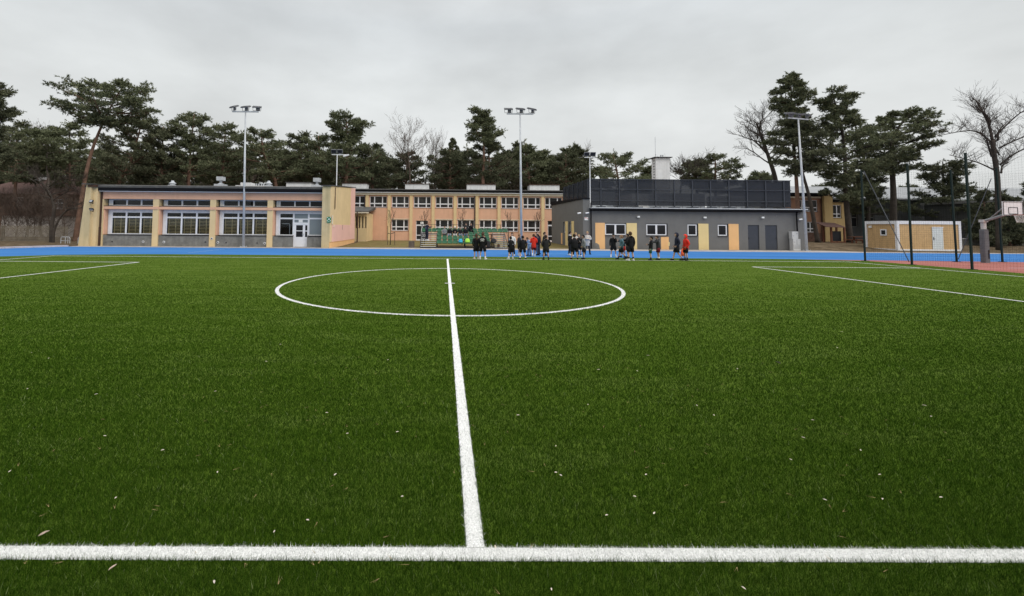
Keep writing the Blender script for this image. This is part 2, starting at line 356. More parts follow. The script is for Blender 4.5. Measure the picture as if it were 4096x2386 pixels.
WFIB = fibre_mat('white_turf_fibre', [(0.0, (0.30, 0.31, 0.30)), (.35, (0.84, 0.84, 0.82)), (1.0, (0.92, 0.92, 0.90))])
rng = np.random.default_rng(3)
def in_lines(x, y):
    m_ = np.zeros(len(x), bool)
    for a, b, c, d in segs: m_ |= (x > a) & (x < b) & (y > c) & (y < d)
    rr = np.hypot(x-XH, y-YCC); m_ |= np.abs(rr-RC) < LW/2
    return m_
def tri_mesh(name, V, m, tint=None, parent=None, per=3):
    n = len(V)//per
    me = bpy.data.meshes.new(name); me.vertices.add(len(V)); me.vertices.foreach_set('co', V.astype(np.float32).ravel())
    me.loops.add(len(V)); me.loops.foreach_set('vertex_index', np.arange(len(V), dtype=np.int32))
    me.polygons.add(n); me.polygons.foreach_set('loop_start', (np.arange(n)*per).astype(np.int32)); me.polygons.foreach_set('loop_total', np.full(n, per, np.int32))
    me.materials.append(m)
    if tint is not None:
        a = me.attributes.new('tint', 'FLOAT', 'POINT'); a.data.foreach_set('value', tint.astype(np.float32))
    me.update(calc_edges=True); o = bpy.data.objects.new(name, me); COL.objects.link(o)
    if parent: o.parent = parent
    return o
def sample_roots(y0, y1, dens, xl=None, xr=None):
    ys = []; xs = []
    bands = np.geomspace(y0, y1, 60)
    for a, b in zip(bands, bands[1:]):
        ym = (a+b)/2
        l = xl if xl is not None else max(-1.06*b-0.9, -24.6); r_ = xr if xr is not None else min(1.36*b+0.9, 25.2)
        n = int(dens(ym)*(b-a)*(r_-l))
        ys.append(rng.uniform(a, b, n)); xs.append(rng.uniform(l, r_, n))
    return np.concatenate(xs), np.concatenate(ys)
def bw(y): return np.maximum(0.0023, 0.00092*y)
def bh(y): return 0.034-0.022*np.clip((y-3)/20, 0, 1)
def cover(y): return 4.0-3.3*np.clip((y-2.5)/15, 0, 1)**.85
def make_fibres(x, y, hscale=1.0, wscale=1.0, lean=0.85):
    n = len(x); W = bw(y)*wscale*rng.uniform(.7, 1.35, n)/2; Hh = bh(y)*hscale*rng.uniform(.6, 1.15, n)
    a = rng.uniform(0, math.pi, n)*0.8-0.9; tl = rng.uniform(0, lean, n)*Hh; ta = rng.uniform(0, 2*math.pi, n)
    V = np.zeros((n, 3, 3)); dx, dy = np.cos(a)*W, np.sin(a)*W
    V[:, 0, 0] = x-dx; V[:, 0, 1] = y-dy; V[:, 1, 0] = x+dx; V[:, 1, 1] = y+dy
    V[:, 2, 0] = x+np.cos(ta)*tl*1.5; V[:, 2, 1] = y+np.sin(ta)*tl*1.5; V[:, 2, 2] = Hh
    return V.reshape(-1, 3)
fx, fy = sample_roots(2.0, 27.4, lambda y: cover(y)*1.8/(bw(y)*bh(y)*y))
m_ = in_lines(fx, fy); fx, fy = fx[~m_], fy[~m_]
edge = (fy < 27.5) & ~((fx > 21.5) & (fy > 27.4-(fx-21.5)*.33)) & ~((fx < -17) & (fy > 27.6-(-17-fx)*.4))
fx, fy = fx[edge], fy[edge]
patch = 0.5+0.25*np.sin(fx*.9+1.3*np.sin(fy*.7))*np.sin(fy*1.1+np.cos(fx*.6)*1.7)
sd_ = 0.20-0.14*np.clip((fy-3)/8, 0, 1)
tint = np.clip(0.42+0.22*np.clip((fy-5)/12, 0, 1)+rng.normal(0, 1, len(fx))*sd_+0.12*(patch-.5), 0, .93); tint[(rng.random(len(fx)) < 0.005) & (fy < 9)] = 1.0  # tint rises with distance: the turf's near-to-far brightening is put into fibre colour
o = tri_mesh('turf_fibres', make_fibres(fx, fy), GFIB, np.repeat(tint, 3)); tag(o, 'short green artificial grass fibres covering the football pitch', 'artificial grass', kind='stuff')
# white fibres, sampled in each line
wx, wy = [], []
for a, b, c, d in segs:
    for y0 in np.arange(max(c, 2.0), d, 0.5):
        y1 = min(d, y0+0.5); ym = (y0+y1)/2; l = max(a, -1.1*y1-1); r_ = min(b, 1.4*y1+1)
        if r_ <= l: continue
        n = int(max(cover(ym), 1.6)*1.5*1.8/(bw(ym)*bh(ym)*ym)*(y1-y0)*(r_-l)); wx.append(rng.uniform(l, r_, n)); wy.append(rng.uniform(y0, y1, n))
na = 26000; aa = rng.uniform(0, 2*math.pi, na); rr_ = RC+rng.uniform(-LW/2, LW/2, na); wx.append(XH+rr_*np.cos(aa)); wy.append(YCC+rr_*np.sin(aa))
wx = np.concatenate(wx); wy = np.concatenate(wy)
o = tri_mesh('line_fibres', make_fibres(wx, wy, .5, 1.15, 1.3), WFIB, np.repeat(rng.random(len(wx)), 3)); tag(o, 'white artificial grass fibres forming the pitch lines', 'artificial grass', kind='stuff')

# ------------------------------------------------------------------ the gym hall on the left
gym = empty('gym_hall', (-20, 38, 0), 'long low yellow and salmon gym hall with big barred windows and a white door', 'building')
GY = 38.0
bays = [(-29.12, -24.91), (-24.42, -20.05), (-19.56, -15.16), (-14.69, -10.35)]
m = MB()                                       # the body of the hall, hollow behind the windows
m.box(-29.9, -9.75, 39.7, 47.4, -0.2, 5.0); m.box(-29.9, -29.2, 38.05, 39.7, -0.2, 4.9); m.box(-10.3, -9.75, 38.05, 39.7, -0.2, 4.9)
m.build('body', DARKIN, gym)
m = MB(); m.box(-29.2, -10.3, 38.0, 39.7, 4.03, 4.9); m.box(-29.2, -10.35, 37.86, 38.0, 4.0, 4.60); m.build('upper_beam', SALMON, gym)
m = MB()
for i, (a, b) in enumerate(bays): m.box(a-(0.0 if i == 0 else .02), b+.02, 37.88, 38.36, 3.13, 3.36)
for a, b in [(-24.91, -24.42), (-20.05, -19.56), (-15.16, -14.69)]: m.box(a+.02, b-.02, 37.815, 37.87, 3.13, 3.36)
m.build('middle_band', SALMON, gym)
for a, b in [(-29.22, -29.12), (-24.91, -24.42), (-20.05, -19.56), (-15.16, -14.69)]:
    m = MB(); m.box(a, b, 37.87, 38.4, -0.1, 3.99); m.build('pillar', YELLOW, gym)
m = MB(); doorx = (-13.03, -11.75)
for a, b in bays[:3]+[(bays[3][0], doorx[0]), (doorx[1], bays[3][1])]:
    m = MB(); m.box(a, b, 37.98, 38.36, -0.1, 0.90); m.build('plinth', CONC, gym)
for i, (a, b) in enumerate(bays):
    m = MB()                                   # salmon and white reveals of the recessed bay
    m.box(a, a+.09, 37.95, 38.39, 0.98, 3.12); m.build('jamb', SALMON, gym)
    m = MB(); m.box(a+.13, a+.42, 38.30, 38.36, 0.98, 3.12); m.box(a+.13, a+.42, 38.30, 38.36, 3.44, 3.99)
    m.box(a+.42, b, 38.30, 38.36, 2.92, 3.12); m.build('reveal', WHITEW, gym)
    if i < 3: window(gym, a+.42, b-.02, 0.99, 2.92, 38.33, (.335, .665), (.76,), .07, .13, GLASS, sill=.42)
    window(gym, a+.42, b-.02, 3.44, 3.99, 38.33, (.335, .665), (), .06, .12, GLASS if i < 3 else DGLASS, sill=.42)
    m = MB(); m.box(a, b, 37.90, 38.29, 3.365, 3.42); m.build('sill', SILL, gym)
    if i < 3:
        for c in range(3):                     # varnished ladders on the inside
            x0 = a+.42+(b-a-.44)*(.335*c)+.12; x1 = x0+(b-a-.44)*.335-.26
            m = MB()
            for k in range(13): m.box(x0, x1, 38.42, 38.45, 1.0+k*.125, 1.040+k*.125)
            for q_ in (0.0, .55, 0.97): m.box(x0+(x1-x0)*q_, x0+(x1-x0)*q_+.05, 38.455, 38.50, 1.0, 2.58)
            m.build('wall_bars', BARS, gym)
# bay four: dark window, door, frosted window
a, b = bays[3]
window(gym, a+.42, doorx[0]-.01, .99, 2.92, 38.33, (), (.76,), .07, .13, GLASS, sill=.42)
window(gym, doorx[1]+.01, b-.02, .99, 2.92, 38.33, (), (.76,), .07, .13, FROST, sill=.42)
window(gym, doorx[0], doorx[1], 2.05, 2.92, 38.33, (), (.40,), .06, .10, FROST)
m = MB(); dx0, dx1 = doorx
m.box(dx0, dx0+.10, 38.27, 38.36, 0, 2.05); m.box(dx1-.08, dx1, 38.27, 38.36, 0, 2.05); m.box(dx0+.10, dx1-.08, 38.27, 38.36, 1.97, 2.05)
m.box(dx0+.10, dx0+.22, 38.29, 38.345, .02, 1.97); m.box(dx0+.80, dx0+.92, 38.29, 38.345, .02, 1.97)
for z0, z1 in ((.02, .86), (1.36, 1.42), (1.88, 1.97)): m.box(dx0+.22, dx0+.80, 38.295, 38.34, z0, z1)
m.box(dx0+.92, dx0+1.0, 38.30, 38.34, .02, 1.97); m.box(dx0+1.0, dx1-.08, 38.30, 38.34, .02, .86)
for z0, z1 in ((1.34, 1.42), (1.88, 1.97)): m.box(dx0+1.0, dx1-.08, 38.30, 38.34, z0, z1)
dr = m.build('door', WHITE, gym)
p = MB(); p.box(dx0+.22, dx0+.80, 38.315, 38.322, .86, 1.88); p.box(dx0+1.0, dx1-.08, 38.315, 38.322, .86, 1.88); p.build('pane', DGLASS, dr)
p = MB(); p.box(dx0+.83, dx0+.89, 38.24, 38.285, .98, 1.16); p.tube([(dx0+.86, 38.25, 1.10), (dx0+.74, 38.25, 1.10)], .012, 6); p.build('handle', GALV, dr)
p = MB(); p.box(-12.6, -12.25, 38.27, 38.285, 2.12, 2.34); p.build('notice', PAPER, gym)
p = MB(); p.box(-14.05, -13.25, 38.4, 38.42, 3.62, 3.72); p.box(-13.75, -13.62, 38.4, 38.42, 3.5, 3.62); p.build('ceiling_lamp', PAPER, gym)
p = MB(); p.tube([(-14.2, 38.7, 2.0), (-13.55, 38.7, 2.0), (-13.5, 38.7, 1.95), (-13.5, 38.7, 0.95)], .03, 8); p.build('inner_pipe', GALV, gym)
# end walls
def tapered(x0b, x1b, x0t, x1t, ya, yb, z0, z1t0, z1t1, m_, name):
    mm = MB(); mm.prism([(x0b, z0), (x1b, z0), (x1t, z1t1), (x0t, z1t0)], ya, yb); return mm.build(name, m_, gym)
tapered(-30.62, -29.75, -30.15, -29.72, 37.25, 47.4, -.2, 5.14, 5.12, YELLOW2, 'end_wall')
tapered(-29.75, -29.36, -29.72, -29.36, 37.5, 38.05, -.2, 4.98, 4.96, YELLOW, 'end_wall')
m = MB(); m.prismx([(37.35, -.2), (47.4, -.2), (47.4, 5.92), (37.8, 5.24), (37.35, 5.18)], -10.35, -9.68); m.build('end_wall', YELLOW2, gym)
m = MB(); m.prismx([(37.36, .48), (45.3, .48), (45.3, 5.76), (37.82, 5.22), (37.36, 5.17)], -9.678, -9.62); m.build('end_wall_coat', YELLOW, gym)
m = MB(); m.prismx([(37.9, .48), (45.3, .48), (45.3, 1.95), (37.9, 1.95)], -9.618, -9.60); m.prismx([(45.3, .48), (47.4, .48), (47.4, 5.91), (45.3, 5.76)], -9.678, -9.60); m.build('pink_panel', PINK, gym)
m = MB(); m.box(-9.678, -9.60, 37.36, 47.4, -.15, .44); m.box(-9.59, -9.575, 37.9, 47.4, .445, .47); m.build('base_course', PANELO, gym)
m = MB(); m.tube([(-9.56, 38.6, 5.2), (-9.56, 38.6, 3.4), (-9.56, 38.5, 3.3)], .03, 8); m.tube([(-9.56, 38.5, 4.4), (-9.56, 38.5, 3.35)], .02, 6); m.build('conduit', BROWNP, gym)
m = MB(); m.box(-9.595, -9.55, 37.7, 37.95, 2.0, 2.75); m.box(-9.595, -9.55, 38.3, 38.5, 1.72, 1.95); m.build('meter_box', CREAM, gym)
m = MB(); m.prismx([(41.7, 1.5), (41.76, 1.5), (41.76, 1.95), (41.7, 1.95)], -9.597, -9.59); m.build('wall_crack', SILL, gym)
# roof
m = MB(); m.prismx([(37.45, 4.94), (37.45, 5.10), (38.2, 5.22), (47.7, 6.02), (47.7, 5.85), (38.2, 5.0)], -30.45, -10.36); rf = m.build('roof', ROOF, gym)
m = MB(); m.prismx([(37.2, 5.20), (37.2, 5.27), (37.8, 5.33), (47.6, 6.05), (47.6, 5.98)], -10.45, -9.55); m.build('coping', ROOF, rf)
m = MB(); m.prismx([(37.1, 5.15), (37.1, 5.23), (38.0, 5.26), (47.6, 6.03), (47.6, 5.93)], -30.45, -29.6); m.build('coping', ROOF, rf)
m = MB(); m.box(-30.0, -29.35, 37.2, 37.5, 4.95, 5.12); m.build('gutter_hopper', BROWNP, rf)
m = MB(); m.box(-29.36, -10.36, 37.48, 37.86, 4.69, 4.935); m.build('gutter', NAVY, rf)
m = MB(); m.box(-29.3, -10.36, 37.55, 37.855, 4.61, 4.655); m.build('fascia', WHITE, rf)
def hood_vent(x, y, z, s=1.0):
    mm = MB(); mm.box(x-.55*s, x+.55*s, y-.5*s, y+.5*s, z-.25, z+.06); mm.tube([(x, y, z+.06), (x, y, z+.22*s)], [.42*s, .16*s], 12); mm.tube([(x, y, z+.2*s), (x, y, z+.62*s)], .15*s, 12)
    mm.box(x-.36*s, x+.36*s, y-.36*s, y+.36*s, z+.5*s, z+.95*s); return mm.build('roof_vent', GALV, rf)
def cap_vent(x, y, z):
    mm = MB(); mm.box(x-.27, x+.27, y-.27, y+.27, z-.25, z+.06); mm.tube([(x, y, z+.06), (x, y, z+.16), (x, y, z+.18), (x, y, z+.26), (x, y, z+.33), (x, y, z+.48)], [.24, .22, .30, .30, .16, .11], 12); return mm.build('roof_vent', GALV, rf)
def on(px, py, Y): v = at(px, py, Y); return v.x, Y, v.z
cap_vent(*on(690, 744, 41)); x, y, z = on(883, 741, 41); hood_vent(x, y, z, .8); x, y, z = on(1268, 746, 41); hood_vent(x, y, z, .8); cap_vent(*on(1075, 745, 41))
for (px0, px1, py0, py1, Y) in ((942, 960, 742, 749, 42), (962, 1003, 731, 749, 42), (1016, 1063, 743, 749, 42)):
    A = at(px0, py0, Y); B = at(px1, py1, Y); m = MB(); m.box(A.x, B.x, Y, Y+1.0, B.z-.3, A.z); m.build('roof_box', WHITEW, rf)
m = MB(); A = at(1145, 732, 45); B = at(1243, 750, 45); m.box(A.x, B.x, 45, 46.2, B.z-.3, A.z); rb = m.build('roof_light', WHITEW, rf)
m = MB(); m.box(A.x-.08, B.x+.08, 44.9, 46.3, A.z+.003, A.z+.07); m.build('lid', ROOF, rb)
for i_, (px, py) in enumerate(((1026, 738), (1035, 739), (1046, 736), (1054, 737))):
    x, y, z = on(px, py, 42.3); m = MB(); m.tube([(x, y, z-.45), (x, y, z)], .05, 6); m.tube([(x, y, z), (x, y, z+.06)], .08, 6); m.build('roof_pipe', GALV, rf)
# downpipes, vents in the plinth
m = MB(); m.tube([(-29.28, 37.80, 4.7), (-29.28, 37.80, 1.6)], .055, 8); m.tube([(-29.28, 37.80, 1.6), (-29.28, 37.80, 0)], .085, 8); m.build('downpipe', BROWNP, gym)
m = MB(); m.tube([(-10.42, 37.80, 4.7), (-10.42, 37.80, 0)], .05, 8); m.build('downpipe', BROWNP, gym)
for px, py, k in ((419, 967, 0), (449, 967, 1), (573, 968, 2), (606, 968, 0), (656, 969, 2), (822, 969, 1), (872, 971, 2), (905, 971, 1), (1029, 973, 1), (1059, 974, 2), (850, 955, 2)):
    v = at(px, py, 37.97); yy = 37.975 if px != 850 else 37.865
    if k != 1: m = MB(); m.tube([(v.x, yy, v.z), (v.x, yy-.03, v.z)], .10, 14); m.build('vent', WHITEW if k else CONC, gym)
    if k: m = MB(); m.tube([(v.x, yy-(.031 if k == 2 else 0), v.z), (v.x, yy-.045, v.z)], .05, 12); m.build('vent_hole', BLACK, gym)

def flood(name, p, label, tilt, yaw=0):
    t = empty(name, p, label, 'wall lamp'); m = MB(); q = Vector(p)
    Rm = Matrix.Rotation(yaw, 3, 'Z') @ Matrix.Rotation(tilt, 3, 'X')
    m.obox(q, Rm @ Vector((1, 0, 0)), Rm @ Vector((0, 1, 0)), Rm @ Vector((0, 0, 1)), .14, .05, .12); m.build('housing', BLACK, t)
    m = MB(); m.obox(q+Rm @ Vector((0, -.055, 0)), Rm @ Vector((1, 0, 0)), Rm @ Vector((0, 1, 0)), Rm @ Vector((0, 0, 1)), .11, .006, .09); m.build('lens', LAMPG, t)
    m = MB(); m.tube([q+Vector((-.15, .03, 0)), q+Vector((-.15, .06, -.16)), q+Vector((.15, .06, -.16)), q+Vector((.15, .03, 0))], .015, 6); m.tube([q+Vector((0, .06, -.16)), q+Vector((0, .2, -.2))], .03, 6); m.build('bracket', BLACK, t)
    return t
flood('wall_floodlight', at(365, 806, 37.1), 'black square floodlight, upper of the two on the yellow end wall', R(-25))
flood('wall_floodlight', at(366, 838, 37.1), 'black floodlight tilted down, lower of the two on the yellow end wall', R(55), .3)

# green assembly point sign
sg = at(1316, 880, 37.33); sx, sz = sg.x, sg.z
SIGNG = mat('sign_green', (0.02, 0.20, 0.09), 0.5, 0.04, 5); SIGNW = mat('sign_white', (0.8, 0.82, 0.8), 0.5, 0.0)
t = empty('assembly_point_sign', (sx, 37.3, sz), 'green and white assembly point sign on the yellow end wall beside the white door', 'sign')
m = MB(); m.box(sx-.18, sx+.18, 37.30, 37.335, sz-.25, sz+.25); m.build('panel', SIGNG, t)
m = MB(); yf = 37.292
for dx_, dz_ in ((-1, -1), (1, -1), (-1, 1), (1, 1)):
    c = Vector((sx+dx_*.125, yf, sz+.06+dz_*.125)); d = Vector((-dx_, 0, -dz_)).normalized(); n_ = Vector((-d.z, 0, d.x))
    for tri in ([c+d*.05, c+n_*.045-d*.01, c-n_*.045-d*.01],): m.add(tri+[p_+Vector((0, .006, 0)) for p_ in tri], [(0, 1, 2), (3, 4, 5), (0, 1, 4, 3), (1, 2, 5, 4), (2, 0, 3, 5)])
    m.obox(c-d*.03, d, n_, (0, 1, 0), .025, .016, .004)
for dx_, h_ in ((-.045, 0), (0, .02), (.045, 0)):
    m.tube([(sx+dx_, yf+.006, sz+.09+h_), (sx+dx_, yf-.002, sz+.09+h_)], .02, 10); m.box(sx+dx_-.017, sx+dx_+.017, yf, yf+.006, sz-.02, sz+.065+h_)
m.box(sx-.15, sx+.15, yf, yf+.006, sz-.155, sz-.145)
m.build('pictogram', SIGNW, t)
def text_obj(body, name, size, loc, m_, parent, rx=math.pi/2, ext=0.002):
    cu = bpy.data.curves.new(name, 'FONT'); cu.body = body; cu.size = size; cu.extrude = ext; cu.align_x = 'CENTER'; cu.align_y = 'CENTER'
    o = bpy.data.objects.new(name, cu); COL.objects.link(o); dg = bpy.context.evaluated_depsgraph_get()
    me = bpy.data.meshes.new_from_object(o.evaluated_get(dg)); bpy.data.objects.remove(o)
    me.transform(Matrix.Rotation(rx, 4, 'X')); me.materials.clear(); me.materials.append(m_)
    o = bpy.data.objects.new(name, me); COL.objects.link(o); og = origin(parent); o.location = Vector(loc)-og; o.parent = parent; return o
text_obj('MIEJSCE ZBIÓRKI', 'lettering', .036, (sx, yf, sz-.195), SIGNW, t)

# ------------------------------------------------------------------ the long two-storey block behind
OY = 55.0
sch = empty('school_block', (2, OY, 0), 'long two-storey salmon and yellow school block with rows of white windows', 'building')
pc = [-9.63+2.735*k for k in range(10)]; pc[9] = 14.98
holes = []
xbays = list(zip(pc, pc[1:]))
lower = {1: 'w', 2: 'd', 3: 'w', 4: 'w', 5: 'w', 6: 'w', 7: 'w', 8: 'd'}
ups = []; los = []
for k, (a, b) in enumerate(xbays):
    h = (a+.30, b-.28, 4.22, 5.62); holes.append(h); ups.append(h)
    if lower.get(k) == 'w': h = (a+.32, b-.32, 1.34, 2.72); holes.append(h); los.append(h)
    if lower.get(k) == 'd': h = (a+.62, b-.62, 0.12, 2.72-(.1 if k == 2 else 0)); holes.append(h); los.append(h)
h = (-12.3, -9.95, 4.22, 5.62); holes.append(h); ups.append(h)
m = MB(); facade(m, -13.5, 18.0, -.2, 5.74, OY, holes, .22); m.box(-13.5, 18.0, OY+.221, OY+11, -.2, 5.9); m.build('wall', SALMON, sch)
for x in pc: m = MB(); m.box(x-.19, x+.19, OY-.14, OY-.003, -.2, 5.74); m.build('pillar', YELLOW, sch)
for x0, x1, z0, z1 in ups: window(sch, x0, x1, z0, z1, OY+.16, (.27, .73), (.34,), .07, .13, CURT, sill=.2)
for h in los:
    if h[2] > .5:
        window(sch, *h, OY+.16, (.27, .73), (.34,), .07, .13, CURT, sill=.2)
    else:
        x0, x1, z0, z1 = h; window(sch, x0, x1, z1-.55, z1, OY+.16, (), (), .05, .1, CURT)
        m = MB(); xm = (x0+x1)/2; zt = z1-.552
        cols = [(x0, x0+.09), (xm-.09, xm-.002), (xm+.002, xm+.09), (x1-.09, x1)]
        for a, b in cols: m.box(a, b, OY+.12, OY+.19, z0, zt)
        for a, b in ((x0+.09, xm-.09), (xm+.09, x1-.09)):
            for c, d in ((z0, z0+.16), (z0+.62, z0+.72), (zt-.12, zt)): m.box(a, b, OY+.125, OY+.185, c, d)
        d_ = m.build('door', WHITE, sch)
        m = MB(); m.box(x0+.05, x1-.05, OY+.15, OY+.158, z0+.1, zt-.05); m.build('pane', CURT, d_)
        m = MB(); m.tube([(xm+.05, OY+.10, z0+.95), (xm+.05, OY+.10, z0+1.25)], .015, 6); m.build('handle', GALV, d_)
        m = MB(); m.box(xm-.2, xm+.2, OY+.10, OY+.118, z1-.42, z1-.14); m.build('notice', PAPER, sch)
m = MB()
for z0, z1, dd in ((2.74, 2.82, .03),):
    for k, (a, b) in enumerate(xbays):
        if lower.get(k) == 'w': m.box(a+.2, b-.2, OY-dd, OY-.002, z0, z1)
m.build('string_course', CREAM, sch)
m = MB(); m.box(-13.5, 18, OY-.20, OY+.1, 5.75, 5.99); m.build('cornice', CREAM, sch)
m = MB(); m.box(-13.6, 18, OY-.42, OY-.2, 6.02, 6.11); m.build('fascia', WHITE, sch)
m = MB(); m.box(-13.6, 18, OY-.5, OY+.1, 6.16, 6.36); m.build('gutter', NAVY, sch)
m = MB(); m.prismx([(OY-.55, 6.37), (OY-.55, 6.46), (OY+.6, 6.58), (OY+11.3, 6.95), (OY+11.3, 5.9), (OY, 6.2)], -13.7, 18.1); srf = m.build('roof', ROOF, sch)
for px0, px1, py0, py1 in ((1369, 1467, 735, 752), (1621, 1715, 737, 755), (1868, 1982, 739, 757), (2119, 2238, 741, 759)):
    A = at(px0, py0, 60); B = at(px1, py1, 60); m = MB(); m.box(A.x, B.x, 60, 61.6, 6.5, A.z); rb = m.build('roof_light', WHITEW, srf)
    m = MB(); m.box(A.x-.1, B.x+.1, 59.9, 61.7, A.z+.003, A.z+.09)
    for i in range(12): xx = A.x+(B.x-A.x)*(i+.5)/12; m.tube([(xx, 60.6, A.z+.09), (xx, 60.6, A.z+.55)], .02, 4)
    m.build('lid', BROWNP, rb)
for x in (-9.95, pc[5]-.28): m = MB(); m.tube([(x, OY-.1, 6.15), (x, OY-.1, 3.4 if x < -9 else .1)], .055, 8); m.build('downpipe', BLACK, sch)
m = MB()                                       # low yellow porch in the corner between hall and block
slits = [(-10.05+.36*i, -10.05+.36*i+.17, 1.62, 2.95) for i in range(4)]
facade(m, -13.2, -8.85, -.2, 3.35, 50.0, slits, .35); m.box(-13.2, -8.85, 50.36, 54.85, -.2, 3.35); m.build('porch_wall', YELLOW, sch)
m = MB()
for s_ in slits: m.box(s_[0]+.01, s_[1]-.01, 50.30, 50.34, s_[2], s_[3])
m.build('window', CONC, sch)
m = MB(); m.prismx([(49.6, 3.42), (49.6, 3.55), (54.85, 4.25), (54.85, 3.9)], -13.3, -8.55); m.build('porch_roof', ROOF, sch)
m = MB(); m.box(-13.3, -8.5, 49.5, 49.62, 3.30, 3.43); m.build('porch_fascia', CREAM, sch)
m = MB(); m.tube([(-9.52, 48.2, 3.4), (-9.45, 48.1, 3.1), (-9.45, 48.1, .1)], .07, 8); m.build('downpipe', BROWNP, sch)
m = MB(); v = at(1471, 934, 54.85); m.box(v.x-.3, v.x+.3, 54.75, 54.99, v.z-.2, v.z+.2); m.build('wall_box', CREAM, sch)

# ------------------------------------------------------------------ the dark grey block
KY = 39.5
gry = empty('grey_block', (23, KY, 0), 'single-storey dark grey block with pale yellow and orange panels and roof screen', 'building')
gh = [(14.38, 16.29, 1.22, 2.29), (18.09, 20.02, 1.22, 2.29), (21.80, 22.75, 1.22, 2.29), (24.52, 25.47, 1.22, 2.29), (27.23, 28.24, .02, 2.22), (28.78, 29.87, .02, 2.22)]
GZ = -.2
m = MB(); facade(m, 12.99, 32.6, GZ, 3.36, KY, gh, .16); m.box(12.99, 32.6, KY+.161, 50.5, GZ, 3.50)
m.build('wall', DGREY, gry)
m = MB(); ANX = 12.40                           # taller corner part with the receding side wall
side_h = [(43.1, 43.95, 1.35, 2.45), (45.3, 46.15, 1.35, 2.45)]
xs_ = sorted({KY-.05, 51.0, *[h[0] for h in side_h], *[h[1] for h in side_h]}); zs_ = [GZ, 1.35, 2.45, 4.42]
for a, b in zip(xs_, xs_[1:]):
    for c, d in zip(zs_, zs_[1:]):
        if any(h[0] < (a+b)/2 < h[1] and h[2] < (c+d)/2 < h[3] for h in side_h): continue
        m.poly([(ANX, b, c), (ANX, a, c), (ANX, a, d), (ANX, b, d)])
for a, b, c, d in side_h:
    m.poly([(ANX, a, c), (ANX, a, d), (ANX+.2, a, d), (ANX+.2, a, c)]); m.poly([(ANX, b, c), (ANX+.2, b, c), (ANX+.2, b, d), (ANX, b, d)])
    m.poly([(ANX, a, c), (ANX+.2, a, c), (ANX+.2, b, c), (ANX, b, c)]); m.poly([(ANX, a, d), (ANX, b, d), (ANX+.2, b, d), (ANX+.2, a, d)])
m.poly([(ANX, KY-.05, GZ), (12.985, KY-.05, GZ), (12.985, KY-.05, 4.42), (ANX, KY-.05, 4.42)])
m.box(ANX+.201, 12.985, KY-.04, 51.0, GZ, 4.42); m.build('corner_wall', DGREY, gry)
m = MB(); m.prismx([(KY-.12, 4.43), (KY-.12, 4.52), (51.1, 4.85), (51.1, 4.43)], ANX-.08, 13.02); m.build('coping', NAVY, gry)
m = MB()
for a, b, c, d in side_h:
    m.box(ANX+.15, ANX+.2, a, a+.08, c, d); m.box(ANX+.15, ANX+.2, b-.08, b, c, d); m.box(ANX+.15, ANX+.2, a+.08, b-.08, c, c+.1); m.box(ANX+.15, ANX+.2, a+.08, b-.08, d-.08, d)
    w_ = m.build('window', WHITE, gry); p = MB(); p.box(ANX+.17, ANX+.18, a+.04, b-.04, c+.04, d-.04); p.build('pane', DGLASS, w_); m = MB()
for y0, y1, z0, z1, mm_ in ((42.2, 43.05, -.1, 2.5, PANELY), (44.35, 45.25, -.1, 2.5, PANELY), (46.4, 46.9, .15, 1.3, PANELO)):
    m = MB(); m.box(ANX-.02, ANX-.002, y0, y1, z0, z1); m.build('panel', mm_, gry)
for x0, x1, z0, z1, mm_ in ((13.50, 14.36, -.05, 2.31, PANELO), (16.31, 17.23, -.05, 2.31, PANELY), (19.38, 20.08, -.05, 1.10, PANELO), (22.76, 23.67, -.05, 2.31, PANELY), (25.48, 26.38, -.05, 2.31, PANELO)):
    m = MB(); m.box(x0, x1, KY-.025, KY-.002, z0, z1); m.build('panel', mm_, gry)
m = MB(); m.prism([(12.95+.1, -.05), (13.9, -.05), (13.82, .35), (13.6, .52), (13.45, .50), (13.30, .18)], KY-.034, KY-.027); m.build('bare_patch', CONC, gry)
m = MB(); m.prism([(20.0, .3), (20.13, .3), (20.16, .62), (20.05, .66)], KY-.034, KY-.028); m.build('bare_patch', PANELY, gry)
for i, h in enumerate(gh[:4]): window(gry, h[0]+.02, h[1]-(.10 if i else .02), h[2]+.02, h[3]-.06, KY+.10, (.5,) if i < 2 else (), (), .09, .16, DGLASS, sill=.18)
m = MB(); h = gh[3]; m.box(h[0]+.12, h[0]+.42, KY+.12, KY+.13, 1.34, 1.66); m.box(h[0]+.46, h[0]+.80, KY+.12, KY+.13, 1.34, 1.66); m.build('cushion', FROST, gry)
for h, hx in ((gh[4], .06), (gh[5], .93)):
    m = MB(); w1 = .14 if h is gh[4] else 0.02
    m.box(h[0]+.02, h[1]-w1, KY+.05, KY+.12, .03, 2.20); d_ = m.build('door', ANTHR, gry)
    if h is gh[4]: m = MB(); m.box(h[1]-.13, h[1]-.02, KY+.06, KY+.12, .03, 2.2); m.build('side_leaf', ANTHR, d_)
    m = MB(); xh = h[0]+hx*(h[1]-h[0]); sgn = 1 if hx < .5 else -1; m.box(xh-.02, xh+.02, KY+.035, KY+.049, .93, 1.13); m.tube([(xh, KY+.02, 1.05), (xh+.13*sgn, KY+.02, 1.05)], .012, 6); m.build('handle', BLACK, d_)
m = MB(); m.box(12.99, 32.2, KY-.34, KY+.1, 3.44, 3.60); m.build('gutter', NAVY, gry)
m = MB(); m.box(12.99, 32.7, KY-.05, 50.6, 3.61, 3.70); m.box(12.9, 32.1, KY-.36, KY-.05, 3.61, 3.635); grf = m.build('roof', GALV, gry)
m = MB(); m.box(30.2, 32.55, 42.0, 50.0, 3.705, 4.7); m.build('roof_upstand', DGREY, grf)
